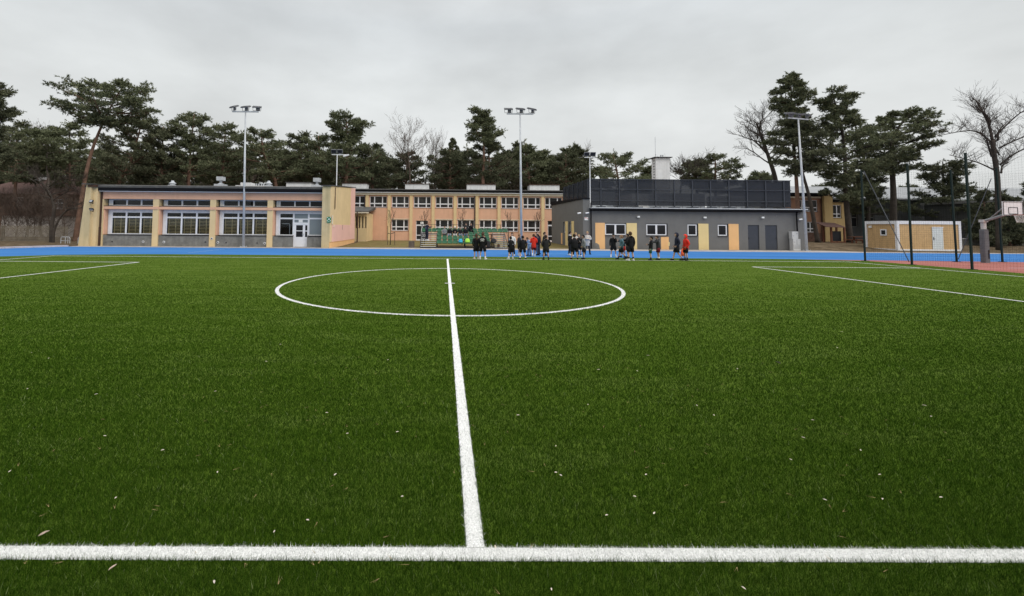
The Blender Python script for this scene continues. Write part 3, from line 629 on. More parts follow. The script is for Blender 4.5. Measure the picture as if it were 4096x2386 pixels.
m = MB(); m.tube([(12.99+.10, KY-.14, 4.1), (12.99+.10, KY-.14, 0)], .055, 8); m.build('downpipe', NAVY, gry)
m = MB(); m.tube([(31.52, KY-.28, 3.5), (31.55, KY-.14, 3.2), (31.6, KY-.14, 0)], .06, 8); m.build('downpipe', NAVY, gry)
for px, py in ((2554, 867), (2820, 870), (3051, 870)):
    v = at(px, py, KY-.1); m = MB(); m.box(v.x-.11, v.x+.11, KY-.16, KY-.003, v.z-.09, v.z+.05); m.ball((v.x, KY-.1, v.z-.05), .07, .06, .05); m.build('wall_lamp', PAPER, gry)
for px, py in ((2523, 860), (2825, 860), (3058, 864), (3106, 865)):
    v = at(px, py, KY); m = MB(); m.tube([(v.x, KY-.002, v.z), (v.x, KY-.03, v.z)], .05, 12); m.build('vent', CABIN2, gry)
for px, py, Y in ((2350, 853, KY-.2), (2318, 854, KY-.2), (3203, 879, KY-.1)):
    v = at(px, py, Y); t = empty('security_camera', v, {2350: 'round white security camera on the grey corner above the small sign', 2318: 'white tube security camera on the grey corner, left of the round one', 3203: 'white security camera at the right end of the grey block'}[px], 'camera')
    m = MB(); m.tube([v+Vector((.12, 0, .03)), v+Vector((-.18, -.02, -.02))], .065, 10); m.build('housing', WHITE, t)
    m = MB(); m.tube([v+Vector((.08, 0, .03)), v+Vector((.08, .14, .06))], .03, 8); m.build('bracket', WHITE, t)
v = at(2345, 876, KY-.06); t = empty('notice_sign', v, 'small white and red notice plate on the grey corner wall below the round camera', 'sign')
m = MB(); m.box(v.x-.16, v.x+.16, KY-.08, KY-.055, v.z-.13, v.z+.13); m.build('plate', PAPER, t)
REDP = mat('sign_red', (0.6, 0.04, 0.04), .5, .05)
m = MB(); m.box(v.x-.14, v.x+.02, KY-.088, KY-.081, v.z+.05, v.z+.10); m.prism([(v.x+.05, v.z-.03), (v.x+.14, v.z-.03), (v.x+.14, v.z+.06)], KY-.088, KY-.081); m.build('print', REDP, t)
# electricity cabinet
t = empty('electricity_cabinet', (31.15, 39.1, 0), 'two pale grey electricity cabinets, the smaller on the larger, by the dark downpipe', 'cabinet')
m = MB(); m.box(30.86, 31.50, 38.95, 39.4, 0, 1.02); m.build('lower_box', CABIN, t)
m = MB(); m.box(30.82, 31.36, 39.0, 39.4, 1.03, 1.68); m.build('upper_box', CABIN, t)
m = MB()
for z in (.18, .28, .38, .48): m.box(30.9, 31.46, 38.935, 38.948, z, z+.015)
m.box(31.17, 31.185, 38.935, 38.948, .5, .98); m.box(30.95, 30.98, 38.935, 38.948, .7, .78); m.box(30.9, 30.93, 38.985, 38.998, 1.25, 1.33); m.box(31.2, 31.27, 38.985, 38.998, 1.45, 1.52)
m.build('door_seam', CABIN2, t)
# screen of dark mesh round the roof plant
sm = bpy.data.materials.new('dark_screen_fabric'); sm.use_nodes = True; tt = sm.node_tree; N = tt.nodes; L = tt.links
b = N['Principled BSDF']; b.inputs['Base Color'].default_value = (0.046, 0.050, 0.060, 1); b.inputs['Roughness'].default_value = .95; b.inputs['Specular IOR Level'].default_value = .05
tr = N.new('ShaderNodeBsdfTransparent'); mx = N.new('ShaderNodeMixShader'); mx.inputs[0].default_value = .80
L.new(tr.outputs[0], mx.inputs[1]); L.new(b.outputs[0], mx.inputs[2]); L.new(mx.outputs[0], N['Material Output'].inputs[0])
scr = empty('roof_screen', (23, 41, 3.7), 'tall see-through anthracite mesh screen standing on the grey block roof', 'screen')
SY, SX0, SX1, SZ0, SZ1 = 41.0, 13.44, 32.35, 3.96, 6.44
n_ = 14; pitchx = (SX1-SX0)/12.45
m = MB(); m.box(SX0, SX1, SY, SY+.012, SZ0, SZ1); m.box(SX0, SX0+.012, SY, 50.0, SZ0, SZ1); m.box(SX1, SX1+.012, SY, 50.0, SZ0, SZ1); m.build('mesh_panel', sm, scr)
px_ = [2357, 2403, 2477, 2550, 2622, 2697, 2769, 2842, 2915, 2988, 3062, 3135]
for p_ in px_[1:]:
    x = at(p_, 770, SY-.04).x; m = MB(); m.box(x-.05, x+.05, SY-.08, SY-.01, 3.705, SZ1-.02); m.box(x-.3, x+.3, SY-.5, SY+.5, 3.702, 3.86); m.build('post', ANTHR, scr)
for y in (41.0, 42.6, 44.2, 45.8, 47.4, 49.0): m = MB(); m.box(SX0-.1, SX0-.02, y, y+.08, 3.705, SZ1); m.build('post', ANTHR, scr)
m = MB()
for z in (4.42, 5.48, SZ1-.03): m.box(SX0, SX1, SY-.125, SY-.085, z-.025, z+.025); m.box(SX0+.02, SX0+.07, SY+.1, 50, z-.024, z+.024)
m.build('rail', ANTHR, scr)
# plant behind the screen
HV = mat('air_handler_steel', (0.42, 0.44, 0.46), .5, .1, 3)
for i, (x0, x1, y0, y1, z1) in enumerate(((16.2, 18.6, 42.2, 43.6, 4.25), (21.0, 25.5, 43.0, 45.2, 5.3), (15.0, 17.6, 45.5, 46.5, 5.6), (26.6, 29.4, 43.0, 44.6, 5.1))):
    t = empty('air_handling_unit', ((x0+x1)/2, y0, 3.7), ['low pale unit lying on the roof behind the left of the screen', 'long air handling unit with ducts behind the middle of the screen', 'narrow pale unit behind the left screen panels', 'air handling unit behind the right half of the screen'][i], 'roof plant')
    m = MB(); m.box(x0, x1, y0, y1, 3.75, z1); m.build('casing', HV, t)
    m = MB()
    for k in range(5): xx = x0+(x1-x0)*(k+.5)/5; m.box(xx-.02, xx+.02, y0-.03, y0-.003, 3.8, z1-.05)
    m.box(x0, x1, y0-.05, y0-.031, z1-.28, z1-.22); m.build('panel_joint', CABIN2, t)
# smoke stack block behind
chm = empty('chimney', (27.2, 55, 0), 'square pale concrete chimney stack with a dark overhanging cap and thin mast', 'chimney')
m = MB(); m.prism([(26.52, 0), (28.28, 0), (28.28, 10.76), (26.52, 10.74)], 55, 56.15); m.box(24, 31, 56.2, 62, 0, 6.3); m.build('stack', WHITEW, chm)
m = MB(); m.box(26.25, 28.52, 54.75, 56.4, 10.765, 10.85); m.build('cap', SILL, chm)
for x in (27.45, 27.7): m = MB(); m.tube([(x, 55.6, 10.86), (x, 55.6, 11.15)], .07, 8); m.tube([(x, 55.6, 11.15), (x, 55.6, 11.2)], .1, 8); m.build('flue_pipe', GALV, chm)
m = MB(); m.tube([(26.9, 55.9, 10.86), (26.9, 55.9, 13.6)], .025, 5); m.ball((26.93, 55.9, 11.3), .06, .06, .1); m.build('mast', GALV, chm)
m = MB()
for z in np.arange(8.3, 10.6, .35): m.box(26.46, 26.515, 55.3, 55.7, z, z+.04); 
m.build('rung', BLACK, chm)

# ------------------------------------------------------------------ right-hand wing, container, dark hall, house
rw = empty('school_wing', (47, OY, 0), 'two-storey brown and yellow school wing standing behind the leaning pine', 'building')
RWS = mat('shaded_brown_render', (0.36, 0.20, 0.13), .9, .08, 1, .3, 40, streak=.15); RWY = mat('ochre_render', (0.50, 0.36, 0.17), .9, .08, 1, .3, 40, streak=.2)  # wing wall: school salmon darkened, its shade put into the base colour
BRICKB = mat('reddish_fieldstone', (0.13, 0.075, 0.055), .95, .45, 3.5, .6, 8)
h1 = [(44.05, 46.8, 4.15, 5.6), (44.25, 46.6, 1.55, 2.85)]
m = MB(); facade(m, 42.6, 47.25, -.1, 5.8, OY, h1, .2); m.box(42.6, 47.25, OY+.201, 64, -.1, 6.0); m.build('wall', RWS, rw)
m = MB(); m.box(47.26, 48.3, OY-.45, OY+6, -.1, 6.25); m.build('pier', RWY, rw)
h2 = [(48.75, 50.05, 3.4, 5.0)]; m = MB(); facade(m, 48.31, 50.5, -.1, 5.35, OY+.3, h2, .2); m.box(48.31, 50.5, OY+.501, OY+8, -.1, 5.35); m.build('wall', RWY, rw)
window(rw, *h1[0], OY+.15, (.3, .68), (.34,), .07, .12, CURT, sill=.2); window(rw, *h1[1], OY+.15, (.3, .68), (.34,), .07, .12, CURT, sill=.2); window(rw, *h2[0], OY+.45, (.6,), (.3,), .07, .1, CURT, sill=.2)
m = MB(); m.box(42.6, 47.25, OY-.1, OY-.003, -.1, 1.45); m.build('stone_base', BRICKB, rw)
m = MB(); m.box(42.6, 47.25, OY-.12, OY+.1, 5.81, 6.03); m.build('cornice', CREAM, rw)
m = MB(); m.box(42.5, 47.7, OY-.5, 64.2, 6.1, 6.45); m.box(48.2, 50.7, OY, OY+8.2, 5.36, 5.6); m.build('roof', NAVY, rw)
m = MB(); m.tube([(47.18, OY-.1, 6.1), (47.18, OY-.1, 0)], .06, 8); m.build('downpipe', BROWNP, rw)

cb = empty('site_cabin', (45, 42, 0), 'wood-clad cabin with white corner posts, white door and small square window', 'cabin')
ca, cbb, cy0, cy1, cz = 41.95, 47.95, 40.7, 43.9, 2.74
m = MB(); m.box(ca+.1, cbb-.1, cy0+.06, cy1-.06, .12, cz-.3); m.build('wall', WOODC, cb)
m = MB(); m.box(ca, cbb, cy0, cy1, cz-.3, cz); m.box(ca, cbb, cy0, cy1, -.2, .12)
for x0 in (ca, cbb-.22):
    for y0 in (cy0, cy1-.22): m.box(x0, x0+.22, y0, y0+.22, .121, cz-.301)
m.build('frame', WHITE, cb)
m = MB(); m.box(45.25, 46.25, cy0+.02, cy0+.055, .13, 2.18); d_ = m.build('door', mat('pale_door', (.66, .70, .70), .4, .05), cb)
m = MB(); m.box(45.22, 46.28, cy0-.005, cy0+.018, 2.14, 2.2); m.build('lintel', WHITE, d_)
m = MB(); m.box(45.32, 45.36, cy0-.01, cy0+.018, 1.0, 1.25); m.tube([(45.34, cy0-.02, 1.1), (45.47, cy0-.02, 1.1)], .015, 6); m.build('handle', BLACK, d_)
m = MB()
for x0, x1, z0, z1 in ((42.0, 42.5, 0, 0),): pass
ys0, ys1 = 41.75, 42.35
m.box(ca+.04, ca+.098, ys0, ys0+.1, 1.35, 1.95); m.box(ca+.04, ca+.098, ys1-.1, ys1, 1.35, 1.95); m.box(ca+.04, ca+.098, ys0+.1, ys1-.1, 1.35, 1.45); m.box(ca+.04, ca+.098, ys0+.1, ys1-.1, 1.85, 1.95)
w_ = m.build('window', WHITE, cb); m = MB(); m.box(ca+.06, ca+.07, ys0+.05, ys1-.05, 1.4, 1.9); m.build('pane', DGLASS, w_)
m = MB(); m.box(ca-.02, ca+.098, 43.2, 43.45, 2.1, 2.3); m.build('lamp', PAPER, cb)

HALLW = mat('dark_hall_cladding', (0.095, 0.098, 0.10), .85, .12, .6, streak=.2, stain=(.03, .035, .03)); HALLR = mat('pale_hall_roof', (0.30, 0.31, 0.32), .8, .2, .5, streak=.2)
hl = empty('dark_hall', (75, 60, 0), 'large dark grey hall with a pale roof behind the trees and the cabin', 'building')
hw = [(52.6+2.3*i, 54.2+2.3*i, 2.3, 4.9) for i in range(3)]+[(66.2, 67.9, 2.0, 5.0)]
m = MB(); facade(m, 51.0, 112, -.1, 6.0, 60.0, hw, .2); m.box(51.0, 112, 60.201, 80, -.1, 6.0); m.build('wall', HALLW, hl)
for h in hw: window(hl, *h, 60.15, (.5,), (.5,), .08, .1, DGLASS, framem=CABIN2)
m = MB(); m.prismx([(59.5, 6.01), (59.5, 6.2), (74, 9.2), (80.5, 6.2), (80.5, 6.01)], 50.6, 113); m.build('roof', HALLR, hl)
fh = empty('side_hall', (84, 48, 0), 'dark hall end with a dim doorway behind the basketball backboard', 'building')
m = MB(); m.box(63.5, 84, 50, 58, -.1, 5.2); m.build('wall', HALLW, fh)
m = MB(); m.box(63.2, 84.2, 49.6, 58.2, 5.21, 5.5); m.box(63.2, 84.2, 49.3, 49.6, 4.9, 5.1); m.build('roof', CABIN2, fh)
m = MB(); m.box(63.55, 66.8, 49.93, 49.99, .3, 3.1); m.build('door', BLACK, fh)
m = MB(); m.ball((64.9, 49.7, 3.5), .25, .2, .12); m.build('lamp', PAPER, fh)
lw = empty('low_wall', (58, 46.5, 0), 'low weathered concrete wall at the edge of the court behind the padded post', 'wall')
m = MB(); m.box(50.2, 90, 46.4, 46.7, 0, 1.0); m.build('panel', CONC, lw); m = MB(); m.box(50.1, 90, 46.35, 46.75, 1.01, 1.08); m.build('coping', WHITEW, lw)

vl = empty('villa', (-58, 62, 0), 'old brown villa with a tiled hipped roof behind the picket fence and bare shrubs', 'house')
VW = mat('brown_villa_render', (0.17, 0.105, 0.075), .95, .3, 1.2, .3, 20, streak=.3); VR = mat('brown_roof_tiles', (0.125, 0.070, 0.058), .9, .3, 6, .6, 12); VP = mat('stained_villa_plaster', (0.40, 0.36, 0.33), .95, .35, 1.5, streak=.4)
vh = [(-59.8, -58.9, 4.3, 5.5), (-54.9, -53.3, 3.9, 5.3), (-57.4, -56.6, 4.4, 5.4), (-54.2, -53.1, 1.1, 2.3), (-61.8, -60.6, 1.2, 2.4)]
m = MB(); facade(m, -66, -52.0, -.1, 5.95, 62, vh, .2); m.box(-66, -52.0, 62.2, 72, -.1, 5.95); m.build('wall', VW, vl)
for h in vh: window(vl, *h, 62.14, (.5,), (.6,), .08, .08, DGLASS)
m = MB(); m.add([(-66.7, 61.3, 5.96), (-51.3, 61.3, 5.96), (-51.3, 72.6, 5.96), (-66.7, 72.6, 5.96), (-63, 66.5, 8.6), (-55.6, 66.5, 8.6)], [(0, 1, 5, 4), (1, 2, 5), (2, 3, 4, 5), (3, 0, 4), (3, 2, 1, 0)]); vrf = m.build('roof', VR, vl)
m = MB(); m.box(-61.6, -59.6, 65.6, 66.6, 7.6, 9.1); m.build('chimney', WHITEW, vrf)
m = MB(); m.box(-58.5, -50.5, 58.8, 61.9, -.1, 2.9); m.build('annex', VP, vl)
m = MB(); m.box(-58.8, -50.3, 58.5, 62, 2.91, 3.05); m.build('annex_roof', VR, vl)

# ------------------------------------------------------------------ trees
def leaf_mat(name, stops): return fibre_mat(name, stops)
NEED = leaf_mat('pine_needles', [(0, (0.060, 0.070, 0.042)), (.5, (0.150, 0.168, 0.095)), (.85, (0.25, 0.265, 0.155)), (1, (0.36, 0.35, 0.22))])
NEED2 = leaf_mat('dark_pine_needles', [(0, (0.048, 0.054, 0.036)), (.5, (0.120, 0.130, 0.078)), (.85, (0.20, 0.21, 0.128)), (1, (0.30, 0.29, 0.19))])
BARKO = mat('orange_pine_bark', (0.185, 0.110, 0.078), .95, .4, 2.5, .8, 14)
BARKD = mat('dark_bark', (0.055, 0.045, 0.037), .95, .4, 2.5, .8, 14)
BARKG = mat('grey_twig_bark', (0.15, 0.125, 0.105), .95, .3, 2.5)
BARKB = mat('brown_twig_bark', (0.115, 0.085, 0.068), .95, .3, 2.5)
def bez(pts, n=10):                            # smooth curve through points
    P = [Vector(p) for p in pts]; out_ = []
    for i in range(len(P)-1):
        p0 = P[max(i-1, 0)]; p1 = P[i]; p2 = P[i+1]; p3 = P[min(i+2, len(P)-1)]
        for k in range(n):
            t = k/n; out_.append(0.5*((2*p1)+(p2-p0)*t+(2*p0-5*p1+4*p2-p3)*t*t+(3*p1-p0-3*p2+p3)*t**3))
    out_.append(P[-1]); return out_
def tufts(centers, radii, flat, nper, size, seed):
    """needle fans: half spread through each clump, half along shoots that stick out of it"""
    g = np.random.default_rng(seed)
    def unit(v): return v/(np.linalg.norm(v, axis=1)[:, None]+1e-9)
    n1 = max(nper//2, 2); C = np.repeat(centers, n1, 0); Rr = np.repeat(radii, n1); d = unit(g.normal(size=(len(C), 3))); rr = g.random(len(C))**.5
    P1 = C+d*(rr*Rr)[:, None]*np.array([1, 1, flat]); D1 = d*.5+np.array([0, 0, .45]); t1 = g.normal(.46, .14, len(centers)).repeat(n1)
    ns, q = max(nper//4, 2), 3; C = np.repeat(centers, ns, 0); Rr = np.repeat(radii, ns); d = unit(g.normal(size=(len(C), 3))*np.array([1, 1, .6])+np.array([0, 0, .35]))
    L_ = Rr*g.uniform(.8, 1.45, len(C)); t2 = g.normal(.52, .15, len(centers)).repeat(ns)
    P2 = np.concatenate([C+d*(L_*s_)[:, None]*np.array([1, 1, .75]) for s_ in (.6, .8, 1.0)]); D2 = np.tile(d, (q, 1)); t2 = np.tile(t2, q)
    P = np.concatenate([P1, P2]); D = np.concatenate([D1, D2]); T = np.concatenate([t1, t2]); k = 8
    P = np.repeat(P, k, 0); D = np.repeat(D, k, 0); T = np.repeat(T, k); n = len(P)
    dr = unit(D*.8+g.normal(size=(n, 3))*.5); ln = size*g.uniform(.6, 1.2, n); sd = unit(np.cross(dr, g.normal(size=(n, 3)))); wd = ln*.14
    V = np.zeros((n, 3, 3)); V[:, 0] = P-sd*wd[:, None]; V[:, 1] = P+sd*wd[:, None]; V[:, 2] = P+dr*ln[:, None]
    return V.reshape(-1, 3), np.repeat(np.clip(T+g.normal(0, .13, n), 0, 1), 3)
TREES = 0
def pine(label, path, crown_r, z0, seed, tr=.22, prof='round', dens=1.0, bark=None, need=None, size=.23, off=0.0, pad=.8, name='pine_tree', group='pine trees behind the school', flat=.42, nb=None):
    """path: trunk points in metres from ground to top; crown between height z0 and the top"""
    g = random.Random(seed); base = Vector(path[0]); t = empty(name, base, label, 'tree', group)
    tp = bez(path, 6); H = tp[-1].z-base.z
    L = len(tp); rads = [max(tr*(1-.86*i/(L-1))*(1.25 if i == 0 else 1), .03) for i in range(L)]
    mb = MB(); mb.tube(tp, rads, 9)
    def ontrunk(z):
        for a, b in zip(tp, tp[1:]):
            if a.z <= z <= b.z: return a+(b-a)*((z-a.z)/max(b.z-a.z, 1e-6))
        return tp[-1].copy()
    zt = tp[-1].z; nb = nb or int(9+2.3*(zt-z0)); C = []; Rd = []
    for i in range(nb):
        u = (i+.3+g.random()*.4)/nb
        z = z0+(zt-z0)*u*.97
        if prof == 'round': pr = math.sqrt(max(1-(max(u-.12, 0)/.9)**2.1, .03))*(.55+.45*min(u/.25, 1))
        elif prof == 'umbrella': pr = math.sqrt(max(1-(max(u-.3, 0)/.72)**2.2, .03))*(.35+.65*min(u/.45, 1))
        elif prof == 'cone': pr = (1-u)**.8*.95+.08
        else: pr = (.9-.55*u)*(.8+.35*math.sin(u*9+seed))+.08
        ln = crown_r*pr*g.uniform(.68, 1.08); a = i*2.4+seed+g.uniform(-.4, .4)
        p0 = ontrunk(z-ln*.22); d = Vector((math.cos(a), math.sin(a), 0)); dp = d*ln
        tip = p0+dp+Vector((off*ln, 0, ln*g.uniform(.12, .38)))
        mid = p0+dp*.5+Vector((0, 0, ln*g.uniform(.02, .12)))
        br = bez([p0, mid, tip], 3); r0 = max(.02, tr*.30*pr); mb.tube(br, [r0*(1-.8*j/(len(br)-1)) for j in range(len(br))], 4, False)
        for s_ in (.35, .5, .64, .77, .88, .98):
            q = br[min(int(s_*(len(br)-1)+.5), len(br)-1)]
            if ln*s_ < .5 and u < .85: continue
            for e_ in range(1 if s_ < .45 else 3):
                sd = Vector((-d.y, d.x, 0))*g.uniform(-1, 1)*ln*.34
                c = q+sd+Vector((0, 0, g.uniform(-.12, .3))); C.append(c); Rd.append(pad*.72*g.uniform(.55, 1.2)*(1 if s_ > .5 else .8))
                if g.random() < .4: mb.tube([br[2], c], [r0*.35, .012], 3, False)
    C.append(tp[-1]); Rd.append(pad*.8)
    mb.build('trunk', bark or BARKO, t, smooth=True)
    Cn = np.array([tuple(c-base) for c in C]); V, ti = tufts(Cn, np.array(Rd), flat, max(6, int(18*dens)), size, seed)
    o = tri_mesh('crown', V, need or NEED, ti, t); return t
def P(px, py, Y): return at(px, py, Y)
def pine_px(label, Y, path_px, half, crown_bottom_px, seed, **k):
    pts = [P(x, y, Y) for x, y in path_px]; b = gnd(*path_px[0]) if False else pts[0]
    pts = [Vector((p.x, Y, p.z)) for p in pts]
    pts[0].z = hz(pts[0].x, min(Y, 98))-.1
    for i, p in enumerate(pts[1:], 1): p.y += 0.25*math.sin(seed*3.1+i)
    r = half*(1.18 if Y > 54 else 1.05)/F4*Y; z0 = P(path_px[-1][0], crown_bottom_px, Y).z
    k.setdefault('tr', .15+.012*Y/4); return pine(label, pts, r, z0, seed, **k)

pine_px('tall dark pine cut off by the left edge of the photo', 44, [(-70, 985), (-62, 700), (-40, 305)], 125, 700, 1, prof='wild', need=NEED2, tr=.3, pad=.75, dens=1.3)
pine_px('dark pine behind the villa next to the left edge', 60, [(50, 985), (55, 760), (62, 492)], 120, 720, 2, prof='round', need=NEED2)
pine_px('pine with a bent thin trunk behind the picket fence', 55, [(170, 985), (165, 900), (200, 740), (188, 660), (190, 525)], 120, 660, 3, prof='umbrella', bark=BARKG, tr=.2)
pine_px('pine between the bent pine and the big leaning pine', 62, [(280, 985), (275, 800), (272, 490)], 115, 745, 4, prof='round')
pine_px('big leaning pine with an orange trunk left of the gym hall', 46, [(300, 985), (322, 860), (365, 640), (425, 470), (492, 335)], 188, 505, 5, prof='umbrella', tr=.27, bark=BARKO, pad=.7, dens=1.1, nb=30, size=.22)
pine_px('dense dark pine right behind the left end of the gym hall', 57, [(440, 985), (460, 760), (520, 640), (570, 468)], 125, 760, 6, prof='round', need=NEED2, dens=1.2)
pine_px('dense pine behind the first gym bay', 60, [(640, 985), (640, 760), (650, 505)], 85, 760, 61, prof='round', need=NEED2)
pine_px('pine with a reddish trunk behind the second gym bay', 62, [(757, 985), (757, 745), (765, 620), (779, 455)], 108, 690, 7, prof='wild', pad=.8)
pine_px('rounded pine left of the first tall floodlight mast', 66, [(880, 985), (885, 740), (900, 498)], 95, 735, 8, prof='round')
pine_px('rounded pine right of the first tall floodlight mast', 64, [(1110, 985), (1105, 740), (1060, 620), (1045, 522)], 110, 720, 9, prof='round', need=NEED)
pine_px('dark pine behind the white roof light of the gym', 70, [(1190, 985), (1195, 740), (1205, 535)], 100, 745, 10, prof='round', need=NEED2)
pine_px('low pine shoulder left of the biggest middle pine', 68, [(1290, 985), (1288, 740), (1275, 545)], 95, 745, 11, prof='round')
pine_px('biggest pine of the middle group with a spiky top', 62, [(1390, 985), (1385, 740), (1388, 600), (1383, 455)], 135, 705, 12, prof='wild', pad=.85, dens=1.4, nb=34)
pine_px('dark pine leaning right of the biggest middle pine', 66, [(1495, 985), (1490, 740), (1485, 585)], 95, 745, 13, prof='round', need=NEED2)
pine_px('low dark pine under the bare ornamental tree', 70, [(1625, 985), (1625, 740), (1630, 610)], 80, 750, 14, prof='round', need=NEED2)
pine_px('dark pine behind the second school roof light', 70, [(1800, 985), (1800, 740), (1800, 602)], 95, 750, 15, prof='round', need=NEED2)
pine_px('narrow spruce tip showing between the pines', 72, [(1812, 985), (1812, 740), (1812, 556)], 42, 720, 16, prof='cone', name='spruce_tree', need=NEED2, pad=.3, nb=30)
pine_px('tall pine in two tiers left of the middle floodlight mast', 62, [(1930, 985), (1932, 740), (1935, 600), (1925, 450)], 88, 572, 17, prof='wild', pad=.8, dens=1.2)
pine_px('broad dark pine below the two-tiered pine', 64, [(1960, 985), (1958, 740), (1955, 560)], 100, 745, 18, prof='round', need=NEED2, dens=1.1)
pine_px('pine just right of the middle floodlight mast', 72, [(2120, 985), (2118, 740), (2095, 585)], 75, 745, 19, prof='round')
pine_px('smaller pine left of the corner of the roof screen', 75, [(2178, 985), (2178, 740), (2172, 605)], 70, 745, 20, prof='wild')
pine_px('pine behind the left end of the roof screen', 72, [(2260, 985), (2262, 740), (2262, 618)], 85, 755, 21, prof='round', need=NEED2)
pine_px('wide rounded pine behind the small twin floodlight', 65, [(2480, 985), (2478, 760), (2455, 615)], 125, 800, 22, prof='round', dens=1.3)
pine_px('small pine touching the left side of the chimney', 75, [(2592, 985), (2592, 760), (2590, 672)], 42, 790, 23, prof='wild')
pine_px('left one of the two pines right of the chimney', 72, [(2790, 985), (2788, 760), (2785, 642)], 66, 760, 24, prof='umbrella')
pine_px('flat-layered pine right of the chimney', 70, [(2870, 985), (2862, 760), (2858, 624)], 105, 770, 25, prof='umbrella', pad=.7)
pine_px('low pine under the bare oak branches', 74, [(3040, 985), (3040, 760), (3042, 695)], 55, 760, 26, prof='round')
pine_px('tallest pine of the right group with an orange trunk', 52, [(3198, 975), (3186, 720), (3168, 560), (3155, 300)], 92, 560, 27, prof='wild', bark=BARKO, pad=.62, dens=1.0, tr=.26, nb=32)
pine_px('leaning pine standing in front of the school wing', 50, [(3272, 968), (3238, 800), (3205, 640), (3195, 470)], 100, 690, 28, prof='round', bark=BARKD, tr=.24, need=NEED2)
pine_px('broad pine right of the right-hand floodlight mast', 51, [(3402, 976), (3386, 800), (3368, 560), (3318, 362)], 178, 790, 29, prof='wild', bark=BARKD, tr=.34, dens=1.0, nb=52, pad=.68, size=.22)
pine_px('thick-trunked pine with a domed crown behind the cabin', 53, [(3572, 1000), (3572, 800), (3578, 560), (3660, 440)], 172, 690, 30, prof='umbrella', bark=BARKD, tr=.42, dens=.9, nb=42, pad=.6, size=.22)
pine_px('low-branched dark pine between the cabin and the fence posts', 56, [(3780, 1000), (3778, 820), (3765, 650)], 120, 860, 31, prof='wild', bark=BARKD, need=NEED2)
pine_px('dark pine behind the tall fence post at the court corner', 58, [(3470, 985), (3470, 800), (3460, 650)], 90, 850, 32, prof='wild', bark=BARKD, need=NEED2)
for i, (px, top, Y) in enumerate(((3935, 770, 46), (4040, 800, 46.3), (4130, 740, 47))):
    pine_px(['dark low spruce behind the padded basketball post', 'dark low spruce below the basketball backboard', 'dark spruce at the right edge of the photo'][i], Y, [(px, 1000), (px, 900), (px, top)], 62, 985, 40+i, prof='cone', name='spruce_tree', need=NEED2, tr=.14, pad=.55, group='low spruces behind the court')
# farther pines closing the gaps of the wood
for i in range(30):
    g = random.Random(500+i); px = -120+i*92+g.uniform(-25, 25)
    if px > 2330 or 1600 < px < 1790: continue
    top = g.uniform(575, 640); Y = g.uniform(78, 90)
    pine_px('distant dark pine of the wood closing the gap behind the nearer pines', Y, [(px, 960), (px+g.uniform(-10, 10), 760), (px+g.uniform(-15, 15), top)], 75, 800, 100+i, prof='round', need=NEED2, dens=.55, size=.5, pad=1.2, nb=24, group='distant pines of the wood', tr=.25)
for i in range(9):
    g = random.Random(700+i); px = 3300+i*110
    pine_px('distant dark pine behind the dark hall', 88, [(px, 960), (px, 860), (px+g.uniform(-15, 15), g.uniform(740, 790))], 80, 900, 140+i, prof='round', need=NEED2, dens=.5, size=.5, pad=1.2, nb=20, group='distant pines behind the dark hall', tr=.25)

def bare(name, label, trunk, seed, n1=12, length=3.0, lv=3, tr=.2, bark=None, group=None, up=.35, zfrac=.4, twig=.012, split=(4, 5, 4), cat='tree', wild=.5, parts=True):
    """leafless tree: trunk path plus recursive boughs; fine twigs are the crown"""
    g = random.Random(seed); base = Vector(trunk[0]); t = empty(name, base, label, cat, group)
    tp = bez(trunk, 5); L = len(tp); mt = MB(); mc = MB()
    mt.tube(tp, [max(tr*(1-.75*i/(L-1)), twig*1.5) for i in range(L)], 8)
    def grow(p, d, ln, r, lev):
        pts = [p]; q = p.copy(); dd = d.copy(); ns = 4
        for i in range(ns):
            dd = (dd+Vector((g.gauss(0, .22), g.gauss(0, .22), g.gauss(0, .16)+up*.22))*wild*1.6).normalized(); q = q+dd*(ln/ns); pts.append(q)
        (mt if lev == 0 else mc).tube(pts, [max(r*(1-.16*i), twig*.7) for i in range(len(pts))], 5 if lev == 0 else 3, False)
        if lev+1 < lv:
            n = split[min(lev, len(split)-1)]
            for k in range(n):
                s_ = .3+.7*(k+g.random())/n; i0 = min(int(s_*ns), ns-1); pp = pts[i0]+(pts[i0+1]-pts[i0])*(s_*ns-i0 if s_ < 1 else 1)
                d2 = (dd+Vector((g.gauss(0, .6), g.gauss(0, .6), g.gauss(0, .45)+up*.4))).normalized()
                grow(pp, d2, ln*g.uniform(.42, .68), max(r*.5, twig*.8), lev+1)
    for i in range(n1):
        s_ = zfrac+(1-zfrac)*(i+g.random()*.7)/n1; p = tp[min(int(s_*(L-1)), L-1)]; a = i*2.4+g.uniform(-.4, .4)
        d = Vector((math.cos(a), math.sin(a), up+g.uniform(0, .5))).normalized(); grow(p, d, length*g.uniform(.7, 1.1)*(1.1-.4*(s_-zfrac)/(1-zfrac)), tr*.32*(1.2-.6*s_), 0)
    mt.build('trunk', bark or BARKD, t, smooth=True)
    if mc.v: mc.build('crown', bark or BARKD, t)
    return t
def bare_px(name, label, Y, path_px, seed, **k):
    pts = [P(x, y, Y) for x, y in path_px]; pts = [Vector((p.x, Y, p.z)) for p in pts]; pts[0].z = hz(pts[0].x, min(Y, 98))-.05
    return bare(name, label, pts, seed, **k)
GB = 'leafless trees behind the buildings'
bare_px('bare_tree', 'round leafless tree behind the first school roof light', 66, [(1640, 980), (1640, 720), (1634, 640), (1630, 555)], 11, n1=22, length=4.0, lv=4, tr=.13, up=.5, zfrac=.45, split=(4, 4, 3), group=GB, twig=.012, bark=BARKB)
